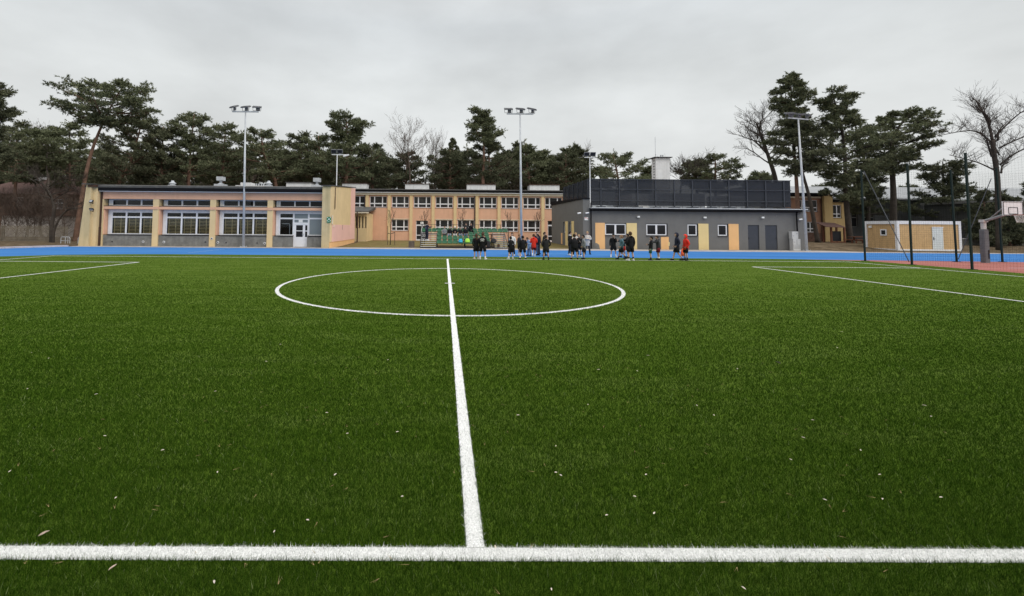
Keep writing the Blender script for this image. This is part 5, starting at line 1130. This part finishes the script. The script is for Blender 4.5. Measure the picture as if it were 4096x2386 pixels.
def person(label, x, y, z, h, yaw, legs='stand', arms=('down', 'down'), top='black', bottom='shorts', bcol='black', hair='dbrown', hairlen=0, hood=None, socks='white', shoes='white', lean=0.0, headturn=0.0, build=1.0, group='children and adults by the far touchline', longtop=0.0, spread=.05, extra=None, cap=None, bend=0.0):
    t = empty('person', (x, y, z), label, 'person', group, R(yaw))
    V = lambda a, b, c: Vector((a*h, b*h, c*h))
    k = h/1.5; B = build
    sit = legs == 'sit'; pz = .50 if not sit else .05
    J = {}
    for s_, nm in ((-1, 'L'), (1, 'R')):
        hp = V(.052*s_*B, 0, pz-.01)
        if sit: kn = V(.07*s_, .235, .055); an = V(.065*s_, .255, -.19); to = V(.07*s_, .335, -.215)
        elif legs == 'stride':
            f = s_; kn = V(.055*s_, .075 if f > 0 else -.01, .275); an = V(.055*s_, .135 if f > 0 else -.16, .045 if f > 0 else .075); to = an+V(0, .085, -.022)
        else: kn = V((.055+spread*.5)*s_, .012, .275); an = V((.052+spread)*s_, -.01, .045); to = V((.06+spread)*s_+.015*s_, .075, .02)
        J['hip'+nm], J['knee'+nm], J['ank'+nm], J['toe'+nm] = hp, kn, an, to
    L_ = lambda u: Vector((0, lean*u*h+bend*max(u-.1, 0)**1.5*h, 0))
    spine = [V(0, 0, pz)+L_(0), V(0, 0, pz+.10)+L_(.1), V(0, 0, pz+.21)+L_(.21), V(0, 0, pz+.30)+L_(.3), V(0, .004, pz+.345)+L_(.36), V(0, .008, pz+.385)+L_(.40)]
    if bend: spine[-1] += Vector((0, .03, -.02)); 
    for (s_, nm), am in zip(((-1, 'L'), (1, 'R')), arms):
        sh = V(.098*s_*B, 0, pz+.300)+L_(.3); J['sh'+nm] = sh
        D = dict(down=((.135, -.015, pz+.13), (.140, .03, pz-.015)), pocket=((.150, -.04, pz+.14), (.115, .05, pz+.035)), front=((.135, -.01, pz+.135), (.045, .12, pz+.15)),
                 cross=((.13, .03, pz+.16), (-.02, .11, pz+.175)), face=((.11, .07, pz+.16), (.03, .11, pz+.315)), reach=((.12, .10, pz+.22), (.08, .24, pz+.25)),
                 lap=((.13, .04, pz+.12), (.05, .19, pz+.05)), back=((.13, -.06, pz+.14), (.04, -.08, pz+.06)), swing=((.13, -.07, pz+.14), (.13, .0, pz+.03)), out=((.16, .03, pz+.15), (.19, .11, pz+.05)))[am]
        e_ = V(D[0][0]*s_*(B if B > 1 else 1), D[0][1], D[0][2])+L_(.2); w_ = V(D[1][0]*s_, D[1][1], D[1][2])+L_(.15)
        J['el'+nm], J['wr'+nm] = e_, w_
    # body: one continuous surface, with hands of five fingers
    nodes = []; edges = []
    chain(nodes, edges, [(spine[0], .088*k*B), (spine[1], .080*k*B), (spine[2], .092*k*B), (spine[3], .07*k), (spine[4], .042*k), (spine[5], .045*k)])
    ex = MB(); ex.cur = 0
    for nm, s_ in (('L', -1), ('R', 1)):
        chain(nodes, edges, [(J['sh'+nm]-Vector((0, 0, .008*k)), .040*k), (J['el'+nm], .032*k), (J['wr'+nm], .023*k)], 3)
        chain(nodes, edges, [(J['hip'+nm], .072*k), (J['knee'+nm], .047*k), ((J['knee'+nm]*.6+J['ank'+nm]*.4)+Vector((0, -.012, 0)), .047*k), (J['ank'+nm], .030*k), (J['toe'+nm], .028*k)], 0)
        w_ = J['wr'+nm]; d = (w_-J['el'+nm]).normalized(); side = Vector((0, 1, 0)) if abs(d.y) < .7 else Vector((0, 0, 1)); side = (side-d*side.dot(d)).normalized(); nrm = d.cross(side)
        palm = w_+d*.045*k; chain(nodes, edges, [(palm, .028*k)], len(nodes)-1-5)
        for f_ in range(4):
            o_ = side*(.030-.02*f_)*k; b0 = palm+o_*.6; ln = (.065, .075, .07, .055)[f_]*k; cu = nrm*(.010+.004*f_)*k
            ex.tube([b0, b0+o_*.5+d*ln*.45, b0+o_*.6+d*ln*.8+cu, b0+o_*.6+d*ln+cu*2.2], [.010*k, .009*k, .008*k, .006*k], 5)
        ex.tube([palm-d*.02*k+side*.012*k, palm+side*.045*k, palm+side*.05*k+d*.03*k+nrm*.01*k], [.012*k, .010*k, .007*k], 5)
    # head
    Hr = Matrix.Rotation(R(headturn), 3, 'Z') @ Matrix.Rotation(-bend*1.2, 3, 'X'); hc = V(0, .012, pz+.430)+L_(.42)+(Vector((0, .05, -.03)) if bend else Vector((0, 0, 0)))
    hrx, hry, hrz = .053*h, .062*h, .073*h
    q = lambda a, b, c: hc+Hr @ Vector((a*hrx, b*hry, c*hrz))
    ex.ball(hc, hrx, hry, hrz, 14, 10, Hr); ex.ball(q(0, .28, -.45), hrx*.66, hry*.62, hrz*.48, 10, 8, Hr)
    ex.tube([q(0, .90, .12), q(0, 1.06, -.12), q(0, 1.12, -.2), q(0, .95, -.28)], [.006*k, .011*k, .014*k, .008*k], 6)
    for s_ in (-1, 1): ex.ball(q(s_*1.0, -.05, -.08), .010*k, .02*k, .032*k, 8, 6, Hr)
    ex.cur = 1
    for s_ in (-1, 1): ex.ball(q(s_*.36, .90, .08), .011*k, .008*k, .008*k, 8, 6, Hr)
    ex.cur = 2; ex.tube([q(-.28, .86, -.50), q(0, .93, -.52), q(.28, .86, -.50)], .006*k, 5)
    skinmesh('body', nodes, edges, [SKIN, EYE_M, LIP], t, ex)
    # hair, hood, cap
    def cap_of(scale, keep, cname, mname, drop=0):
        mb_ = MB(); nu, nv = 16, 12; vs = []; 
        gg = random.Random(int(abs(x*97+y*13)*10))
        for i in range(nv+1):
            tt_ = math.pi*i/nv
            for kk in range(nu):
                a = 2*math.pi*kk/nu; u = Vector((math.sin(tt_)*math.cos(a), math.sin(tt_)*math.sin(a), math.cos(tt_))); sc_ = scale*(1+gg.uniform(-.035, .035)) 
                vs.append(u*sc_)
        fs = []
        for i in range(nv):
            for kk in range(nu):
                idx = (i*nu+kk, (i+1)*nu+kk, (i+1)*nu+(kk+1) % nu, i*nu+(kk+1) % nu); c = sum((vs[j] for j in idx), Vector())/4
                if keep(c): fs.append(idx)
        P3 = [hc+Hr @ Vector((v.x*hrx, v.y*hry-.004, v.z*hrz)) for v in vs]
        used = sorted({j for f in fs for j in f}); mp_ = {j: n for n, j in enumerate(used)}
        mb_.add([P3[j] for j in used], [tuple(mp_[j] for j in f) for f in fs]); inner = [hc+Hr @ Vector((vs[j].x*hrx*.9, vs[j].y*hry*.9-.004, vs[j].z*hrz*.9)) for j in used]
        return mb_
    keep = lambda c: (c.z > .42 and c.y < .98) or (c.y < -.05 and c.z > -.62) or (c.y < .25 and c.z > .02)
    hb = cap_of(1.12, keep, None, None)
    if hairlen:
        s0 = q(0, -.75, .2); pts = [q(0, -.9, -.1), q(0, -1.0, -.9), V(0, -.075, pz+.28)+L_(.3), V(0, -.085, pz+.28-hairlen)+L_(.2)]
        hb.tube(bez(pts, 3), [.055*k]*4+[.06*k]*3+[.045*k]*2+[.02*k], 8)
    if cap: 
        hb2 = cap_of(1.2, lambda c: c.z > .25, None, None); hb2.obox(q(0, 1.35, .38), Hr @ Vector((1, 0, 0)), Hr @ Vector((0, 1, -.15)), Hr @ Vector((0, .15, 1)), hrx*.8, hry*.5, .006); hb2.build('cap', CM(cap), t, smooth=True) if False else skip_build(hb2, 'cap', CM(cap), t)
    if hood == 'up':
        hb3 = cap_of(1.30, lambda c: (c.z > .5) or (c.y < .35 and c.z > -.95), None, None); hb3.tube([q(0, -.3, -.9), V(0, -.01, pz+.33)+L_(.33)], [.062*k, .075*k], 10); skip_build(hb3, 'hood', CM(top), t)
    else: skip_build(hb, 'hair', CM(hair), t)
    # upper garment: one closed shell per torso, sleeves reaching into it
    def loft(mb_, rings, n=16):
        b0 = len(mb_.v)
        for c, rx, ry in rings:
            for q_ in range(n): a_ = 2*math.pi*q_/n; mb_.v.append((c.x+rx*math.cos(a_), c.y+ry*math.sin(a_), c.z))
        nf = len(mb_.f)
        for i in range(len(rings)-1):
            for q_ in range(n): mb_.f.append((b0+i*n+q_, b0+i*n+(q_+1) % n, b0+(i+1)*n+(q_+1) % n, b0+(i+1)*n+q_))
        mb_.f.append(tuple(b0+q_ for q_ in reversed(range(n)))); mb_.f.append(tuple(b0+(len(rings)-1)*n+q_ for q_ in range(n))); mb_.m += [0]*(len(mb_.f)-nf)
    jk = MB(); hem = (-.065-longtop) if not sit else .005
    rows_ = [(hem, .142, .112), (hem+.012, .158, .120), (.06, .150, .114), (.15, .152, .114), (.22, .158, .114), (.275, .150, .100), (.31, .115, .080), (.335, .070, .062), (.35, .058, .056)]
    loft(jk, [(V(0, 0, pz+zz)+L_(max(zz, 0)), rx*k*(B if zz < .25 else 1+(B-1)*.5), ry*k*(B if zz < .25 else 1)) for zz, rx, ry in rows_])
    if hood == 'down': jk.ball(V(0, -.055, pz+.325)+L_(.33), .085*k, .05*k, .06*k, 12, 8)
    for nm in 'LR':
        s0, e0, w0 = J['sh'+nm], J['el'+nm], J['wr'+nm]; dd = (w0-e0).normalized(); inn = Vector((-.055*k if nm == 'R' else .055*k, 0, .004*k))
        cv = bez([s0+inn, s0+(e0-s0)*.25, e0, w0-dd*.02], 4); jk.tube(cv, [(.064 if i < 6 else .060)*k-.022*k*max(i-4, 0)/(len(cv)-5) for i in range(len(cv))], 10)
        jk.tube([w0-dd*.035, w0-dd*.005], [.043*k, .040*k], 10)
    skip_build(jk, 'jacket', CM(top), t)
    # lower garment
    lo = MB(); loft(lo, [(V(0, 0, pz+zz), rx*k*B, ry*k*B) for zz, rx, ry in ((.07, .125, .098), (.03, .142, .108), (-.03, .150, .112), (-.065, .140, .100), (-.085, .09, .07))])
    for nm in 'LR':
        hp, kn, an = J['hip'+nm], J['knee'+nm], J['ank'+nm]; hp = Vector((hp.x*1.08, hp.y, hp.z))
        if bottom == 'shorts': lo.tube([hp, hp*.6+kn*.4, hp*.12+kn*.88], [.085*k, .094*k, .092*k], 12)
        else: cv = bez([hp, hp*.5+kn*.5, kn, kn*.4+an*.6, an+Vector((0, 0, .012))], 3); lo.tube(cv, [(.090-.040*min(i/(len(cv)-1)*1.1, 1))*k for i in range(len(cv))], 12)
    skip_build(lo, bottom if bottom == 'shorts' else 'trousers', CM(bcol), t)
    for nm in 'LR':
        kn, an, to = J['knee'+nm], J['ank'+nm], J['toe'+nm]
        m_ = MB(); hd = Vector(((to-an).x, (to-an).y, 0)).normalized(); fz = min(an.z, to.z); sole = an.z-.045*h
        a0 = Vector((an.x, an.y, 0))-hd*.045*k; m_.tube([a0+Vector((0, 0, an.z+.0)), a0+hd*.05*k+Vector((0, 0, an.z-.012*k)), a0+hd*.13*k+Vector((0, 0, an.z-.03*k)), a0+hd*.20*k+Vector((0, 0, an.z-.035*k))], [.036*k, .046*k, .042*k, .024*k], 8)
        m_.obox(a0+hd*.085*k+Vector((0, 0, an.z-.058*k)), hd, Vector((-hd.y, hd.x, 0)), (0, 0, 1), .125*k, .040*k, .012*k)
        m_.build('shoe', CM(shoes), t, smooth=False) if False else skip_build(m_, 'shoe', CM(shoes), t)
        if bottom == 'shorts' and socks:
            m_ = MB(); m_.tube([an*.66+kn*.34, an+Vector((0, 0, -.01))], [.043*k, .037*k], 8); skip_build(m_, 'sock', CM(socks), t)
    if extra: extra(t, V, J, pz, k, h)
    return t
def skip_build(mb_, name, m_, t):              # local-coordinate part of a turned person
    me = bpy.data.meshes.new(name); me.from_pydata(mb_.v, [], mb_.f); me.materials.append(m_); me.polygons.foreach_set('use_smooth', [True]*len(me.polygons)); me.update()
    o = bpy.data.objects.new(name, me); COL.objects.link(o); o.parent = t; return o
def stand(px, pyf, pyh, label, yaw, Y=None, **k):
    p_ = gnd(px, pyf); h = at(px, pyh, p_.y).z; return person(label, p_.x, p_.y, 0, max(h, 1.0), yaw, **k)
def back_print(t, V, J, pz, k, h):
    m_ = MB()
    for i, (w_, z_) in enumerate(((.10, .27), (.13, .235), (.06, .21), (.11, .185))): m_.obox(V(0, -.088, pz+z_), (1, 0, 0), (0, 1, 0), (0, 0, 1), w_*k, .004, .011*k)
    skip_build(m_, 'back_print', CM('white'), t)
def arm_mark(t, V, J, pz, k, h):
    m_ = MB(); c = J['elL']; 
    for dz_ in (0, .05): m_.ball(c+Vector((-.02*k, -.02, dz_)), .045*k, .05*k, .018*k, 8, 5)
    skip_build(m_, 'arm_stripe', CM('grey'), t)
def greypack(t, V, J, pz, k, h):
    m_ = MB(); m_.prism([(-.09*k, (pz+.29)*h), (.09*k, (pz+.30)*h), (.06*k, (pz+.12)*h), (0, (pz+.05)*h), (-.05*k, (pz+.12)*h)], -.135*k, -.105*k); skip_build(m_, 'grey_hood_panel', CM('grey'), t)
def glasses(t, V, J, pz, k, h):
    m_ = MB(); m_.tube([V(-.05, .06, pz+.436), V(0, .078, pz+.436), V(.05, .06, pz+.436)], .006, 5); skip_build(m_, 'glasses', CM('black'), t)
def scarf(t, V, J, pz, k, h): m_ = MB(); m_.ball(V(0, -.01, pz+.335), .11*k, .09*k, .05*k, 12, 8); skip_build(m_, 'white_collar', CM('white'), t)
S = stand
S(1905, 1036.5, 936, 'girl in black hoodie, shorts and pale shoes, leftmost of the row on the touchline', 8, hairlen=.03, hair='brown', arms=('pocket', 'down'), shoes='offwhite', socks=None, spread=.02, longtop=.03)
S(1931, 1038, 931, 'tall youth in black hoodie with white print on the back, turned to the right', -18, arms=('front', 'pocket'), hair='brown', hood='down', socks='white', shoes='white', extra=back_print, longtop=.02, spread=.05)
S(2043, 1036, 947, 'boy in black jacket with a grey stripe on the sleeve and black shorts', 25, arms=('pocket', 'pocket'), hair='hblack', extra=arm_mark, spread=.06, longtop=.02)
S(2049, 1023, 932, 'girl with long dark hair and a white top behind the boy with the striped sleeve', 150, hairlen=.16, hair='dbrown', top='white', bottom='long', bcol='black', arms=('down', 'front'))
S(2077, 1023, 937, 'boy in dark grey jacket and shorts with white shoes, facing right', -75, arms=('down', 'front'), top='dgrey', bcol='black', hair='tan', spread=.02)
S(2091, 1038, 944, 'broad boy in a black jacket seen from behind with feet apart', 5, build=1.15, hair='hblack', spread=.075, socks='white', shoes='black')
S(2117, 1024, 949, 'child in a light blue jacket looking down', 120, top='lblue', bottom='long', bcol='jeans', arms=('front', 'front'), hair='dbrown', bend=.45, longtop=.05, shoes='black')
S(2135, 1027, 937, 'boy in a bright red hoodie without a hood up and dark shorts, walking away', -10, top='red', hood='down', hair='brown', legs='stride', arms=('front', 'front'), bcol='maroon', longtop=.04)
S(2152, 1022, 938, 'boy in navy jacket with white trim and jeans beside the red hoodie', 60, top='navy', bottom='long', bcol='denim', arms=('front', 'front'), hair='hblack', shoes='black', longtop=.06)
S(2149, 1017, 928, 'brown-haired teenager half hidden behind the boy with white trim', 180, top='navy', bottom='long', bcol='dgrey', hair='brown', shoes='black')
S(2178, 1023, 930, 'tall dark-haired man in a black coat on the blue track', -120, top='black', bottom='long', bcol='black', arms=('pocket', 'down'), hair='hblack', shoes='black', longtop=.06)
S(2184, 1039.5, 942, 'boy in black hoodie and long shorts in front of the tall dark-haired man', 0, top='charcoal', hood='down', bcol='charcoal', build=1.15, spread=.05, arms=('pocket', 'pocket'), shoes='black', socks='black', hair='dbrown', longtop=.06)
S(2281, 1021, 927, 'man with glasses and a black jacket over a white hood', -130, top='black', bottom='long', bcol='black', arms=('down', 'front'), hair='hblack', shoes='white', extra=lambda *a: (glasses(*a), scarf(*a)), spread=.07, longtop=.04)
S(2298, 1038, 937, 'heavily built boy in a wide black sweatshirt seen from behind', 0, build=1.4, top='black', bcol='black', arms=('front', 'front'), hair='dbrown', spread=.07, shoes='black', socks=None)
S(2303, 1025, 932, 'fair-haired person with a white collar behind the wide black sweatshirt', 175, top='white', bottom='long', bcol='black', hair='blond', arms=('front', 'front'), extra=scarf)
S(2316, 1026, 939, 'blond boy in a black top with a white print, facing the camera', 170, top='black', hair='blond', arms=('front', 'front'), socks='black', shoes='white', spread=.03, extra=lambda t, V, J, pz, k, h: skip_build(MB().obox(V(0, .088, pz+.2), (1, 0, .5), (0, 1, 0), (-.5, 0, 1), .06*k, .005, .03*k), 'chest_print', CM('white'), t))
S(2335, 1038, 941, 'boy in a grey hoodie and black shorts, facing left', 78, top='grey', hood='down', hair='hblack', arms=('pocket', 'pocket'), bcol='black', socks='grey', shoes='black', spread=.02, longtop=.03)
S(2350, 1018, 927, 'woman in a white fleece coat with fair hair and arms crossed', 165, top='offwhite', bottom='long', bcol='dgrey', hair='blond', hairlen=.08, arms=('cross', 'cross'), shoes='black', longtop=.06, build=1.05)
S(2454, 1029, 937, 'child in a black cap and long black top with a hand at the chin', 170, top='black', cap='black', hair='hblack', arms=('face', 'down'), longtop=.08, spread=.05, socks='white', shoes='white')
S(2487, 1039, 941, 'boy in a teal hoodie walking to the left', 80, top='teal', hood='down', hair='tan', legs='stride', arms=('pocket', 'pocket'), bcol='black', socks='black', shoes='black')
S(2492, 1029, 942, 'boy in navy with red shorts hidden behind the teal hoodie', 120, top='navy', bcol='red', hair='dbrown', arms=('front', 'reach'), shoes='black')
S(2512, 1031, 936, 'dark-haired boy peeking out behind the tallest black hoodie', 60, top='black', bcol='black', hair='hblack', arms=('reach', 'front'), shoes='black')
S(2523, 1043, 928, 'tallest boy in a black hoodie and black shorts seen from behind', 12, top='black', hood='down', hair='brown', arms=('pocket', 'down'), socks='black', shoes='white', spread=.045, build=1.05, longtop=.02)
S(2603, 1042, 947, 'boy in a black jacket with a grey hood panel and green shorts, facing left', 68, top='black', hair='hblack', bcol='green', arms=('down', 'front'), socks='black', shoes='black', spread=.02, lean=-.12, extra=greypack)
S(2634, 1040, 943, 'boy in a dark grey hoodie and maroon shorts pushing the boy in green shorts', 80, top='dgrey', hood='down', hair='dbrown', bcol='maroon', arms=('reach', 'reach'), socks='white', shoes='black', spread=.02, lean=.1)
S(2709, 1043, 933, 'youth with a navy hood up and black shorts, walking left', 80, top='navy', hood='up', legs='stride', bcol='black', arms=('pocket', 'pocket'), socks=None, shoes='black', longtop=.02)
S(2744, 1043, 940, 'child in a puffy red jacket with the hood up, rightmost of the row', 90, top='red', hood='up', bcol='black', arms=('pocket', 'pocket'), socks='black', shoes='black', spread=.03, build=1.15, longtop=.01)
def on_row(px, pyh, k, label, **kw):
    y_ = rowy(k)+.02; z_ = rowz(k)+.23; x_ = at(px, 930, y_).x; return person(label, x_, y_, z_, 1.42, kw.pop('yaw', 180), legs='sit', group='children sitting on the bleachers', bottom='long', **kw)
on_row(1778, 917, 2, 'child in a grey jacket with white sleeves, leftmost of those sitting on the green seats', top='grey', bcol='dgrey', arms=('lap', 'lap'), hair='tan')
on_row(1799, 917, 2, 'child in a black coat and pale jeans, second from the left on the green seats', top='black', bcol='ltjeans', arms=('lap', 'lap'), hair='blond', yaw=172)
on_row(1820, 915, 2, 'child in a white hat and black jacket on the green seats', top='black', bcol='offwhite', arms=('front', 'front'), hair='brown', cap='white')
on_row(1840, 921, 2, 'child in dark jacket and light blue jeans on the green seats', top='charcoal', bcol='ltjeans', arms=('lap', 'face'), hair='hblack', yaw=190)
on_row(1862, 921, 2, 'child in a black jacket and blue jeans, rightmost of the middle row on the seats', top='black', bcol='jeans', arms=('lap', 'lap'), hair='dbrown')
on_row(1864, 903, 3, 'dark-haired girl in black sitting in the top row, left one of the pair', top='dgrey', bcol='black', arms=('lap', 'front'), hair='hblack', hairlen=.12, yaw=170)
on_row(1883, 903, 3, 'girl in a black jacket sitting in the top row, right one of the pair', top='black', bcol='black', arms=('face', 'lap'), hair='dbrown', hairlen=.12, yaw=195)
xx = at(1707, 968, 39.3); person('man in a navy vest and blue shirt standing on the left bleacher steps', xx.x, 39.33, .625, 1.62, -55, top='navy', bottom='long', bcol='navy', arms=('front', 'reach'), hair='dbrown', shoes='white', spread=.03,
       extra=lambda t, V, J, pz, k, h: skip_build(MB().ball(V(0, -.005, pz+.17), .105*k, .128*k, .17*k, 10, 8), 'blue_shirt_back', CM('jeans'), t))

# convert the grown bodies and clothes to plain meshes
import bmesh
dg = bpy.context.evaluated_depsgraph_get()
for o, mats_, ex in QUEUE:
    me = bpy.data.meshes.new_from_object(o.evaluated_get(dg)); old = o.data; o.modifiers.clear(); o.data = me; me.name = o.name
    if ex and ex.v:
        bm = bmesh.new(); bm.from_mesh(me); vs = [bm.verts.new(v) for v in ex.v]
        for f, mi in zip(ex.f, ex.m):
            try: nf = bm.faces.new([vs[i] for i in f]); nf.material_index = mi; nf.smooth = True
            except ValueError: pass
        bm.to_mesh(me); bm.free()
    me.materials.clear()
    for m_ in mats_: me.materials.append(m_)
    me.polygons.foreach_set('use_smooth', [True]*len(me.polygons)); bpy.data.meshes.remove(old)

# ------------------------------------------------------------------ bags
def bag(label, px, py, w_, d_, h_, col, name='backpack', Y=None, z=0.0, straps=True, seed=1, tilt=0.0):
    b_ = gnd(px, py) if Y is None else at(px, py, Y); y_ = b_.y; g = random.Random(seed); t = empty(name, (b_.x, y_, z), label, 'bag')
    m_ = MB(); nu, nv = 16, 10; vs = []
    for i in range(nv+1):
        tt_ = math.pi*i/nv
        for kk in range(nu):
            a = 2*math.pi*kk/nu; ct = math.cos(tt_); st = math.sin(tt_)**.55; wob = 1+g.uniform(-.06, .06)
            vs.append((b_.x+w_/2*st*math.copysign(abs(math.cos(a))**.7, math.cos(a))*wob*(1-.18*ct)+tilt*h_*(ct+1)/2, y_+d_/2*st*math.copysign(abs(math.sin(a))**.7, math.sin(a))*wob, z+h_/2+h_/2*ct))
    m_.add(vs, [(i*nu+k, (i+1)*nu+k, (i+1)*nu+(k+1) % nu, i*nu+(k+1) % nu) for i in range(nv) for k in range(nu)]); m_.build('sack', CM(col), t, smooth=True)
    m_ = MB(); m_.ball((b_.x, y_-d_*.42, z+h_*.32), w_*.36, d_*.25, h_*.2); m_.build('pocket', CM(col), t, smooth=True)
    m_ = MB(); m_.tube([(b_.x-.05, y_, z+h_*.97), (b_.x-.04, y_, z+h_*1.08), (b_.x+.04, y_, z+h_*1.08), (b_.x+.05, y_, z+h_*.97)], .012, 6)
    if straps: m_.tube([(b_.x+w_*.4, y_+.05, z+h_*.85), (b_.x+w_*.62, y_+.02, z+h_*.5), (b_.x+w_*.45, y_, z+h_*.1)], .016, 6)
    m_.build('strap', CM('charcoal'), t); return t
zb = rowz(0)+.25; yb = rowy(0)
bag('large black backpack standing on the ground in front of the bleachers', 1950, 991, .50, .3, .68, 'charcoal', Y=38.15, seed=2)
bag('dark bag with a white flap on the right end of the front seats', 1974, 985, .45, .3, .42, 'dgrey', Y=yb, z=zb, seed=3)
bag('cyan bag lying on a green seat of the front row', 1842, 980, .38, .3, .36, 'cyan', name='sports_bag', Y=yb, z=zb, seed=4)
bag('lime green bag lying on a green seat of the front row', 1870, 980, .42, .32, .40, 'lime', name='sports_bag', Y=yb, z=zb, seed=5)
bag('small brown bag at the foot of the right steps of the bleachers', 1994, 985, .26, .22, .24, 'brown', name='sports_bag', Y=38.3, z=.13, seed=6, straps=False)
p_ = gnd(2731, 1029); bag('long orange-red sack hanging down behind the child in the red jacket', 2731, 1029, .26, .14, .52, 'orange', name='sports_bag', z=.05, seed=7, tilt=.1)

# ------------------------------------------------------------------ leaves and needles on the turf
LEAFM = mat('dry_pale_leaf', (.62, .55, .45), .8, .2, 20); LEAFB = mat('brown_dry_leaf', (.42, .33, .25), .8, .4, 40); LEAFD = mat('dark_leaf', (.02, .015, .01), .8, .2, 20)
spots = [(825, 1168), (757, 1280), (535, 1162), (285, 1225), (990, 1222), (675, 1308), (1275, 1022), (1368, 1098), (1368, 1163), (1380, 1170), (1610, 1263), (1493, 1268), (1757, 1022), (1715, 998), (1473, 910), (1568, 913), (1815, 908), (2060, 856), (2072, 817), (2275, 998), (2292, 1025), (2316, 1224), (2165, 1168), (2172, 1228), (2118, 1108), (2000, 1034), (1946, 1131), (1977, 1077), (955, 886), (655, 890), (804, 1016), (690, 848), (727, 758), (120, 882), (78, 868), (68, 957), (400, 1108), (258, 1073), (1219, 1346), (1357, 1450), (527, 1432), (1590, 1168), (2030, 1230), (24, 1160), (237, 970), (978, 1063), (855, 1067), (1595, 875), (530, 963), (1562, 1222), (1447, 996), (1830, 1447)]
g = random.Random(21)
def leaf(px, py, s_, m__, lab, grp):
    p_ = gnd(px*1.6254, py*1.6254, .034); a = g.uniform(0, 6.28); L_, W_ = s_*g.uniform(.8, 1.3), s_*g.uniform(.3, .5); ca, sa = math.cos(a), math.sin(a)
    pts = [(-1, 0, .0), (-.35, .9, .35), (.4, .8, .45), (1, 0, .1), (.4, -.8, .5), (-.35, -.9, .3), (0, 0, .05)]
    vs = [(p_.x+(u*L_*ca-v*W_*sa), p_.y+(u*L_*sa+v*W_*ca), p_.z+q_*W_) for u, v, q_ in pts]; vs2 = [(x_, y_, z_-.0015) for x_, y_, z_ in vs]
    m_ = MB(); vs, vs2 = vs, vs2; m_.add(vs, [(6, i, (i+1) % 6) for i in range(6)]); m_.add(vs2, [(6, (i+1) % 6, i) for i in range(6)])
    o = m_.build('dry_leaf', m__, None); tag(o, lab, 'leaf', grp); return o
for px, py in spots:
    d_ = gnd(px*1.6254, py*1.6254).y; leaf(px, py, min(.008+.0014*d_, .02), LEAFM, 'tiny pale dry leaf lying on the green turf', 'pale dry leaves scattered on the turf')
leaf(108, 1313, .030, LEAFB, 'largest curled pale leaf on the turf at lower left above the near touchline', None); leaf(277, 1396, .022, LEAFB, 'folded pale leaf just below the near touchline at lower left', None); leaf(1915, 893, .05, LEAFD, 'single black leaf on the right half of the turf', None)
gn = np.random.default_rng(8); n = 170; X_ = []; 
xs_ = gn.uniform(-3.2, 4.5, n); ys_ = gn.uniform(2.15, 6.5, n); NV = []
for x_, y_ in zip(xs_, ys_):
    a = gn.uniform(0, 6.28)
    for da in (0, gn.uniform(.15, .5)):
        L_ = gn.uniform(.03, .06); c, s_ = math.cos(a+da), math.sin(a+da); w_ = .0012; z_ = .034
        NV += [(x_-s_*w_, y_+c*w_, z_), (x_+s_*w_, y_-c*w_, z_), (x_+c*L_, y_+s_*L_, z_+gn.uniform(-.004, .01))]
NEEDM = mat('dry_pine_needle', (.28, .20, .09), .8, .2, 10)
tag(tri_mesh('fallen_needles', np.array(NV), NEEDM), 'thin dry brown pine needles scattered on the near turf', 'pine needles', kind='stuff')
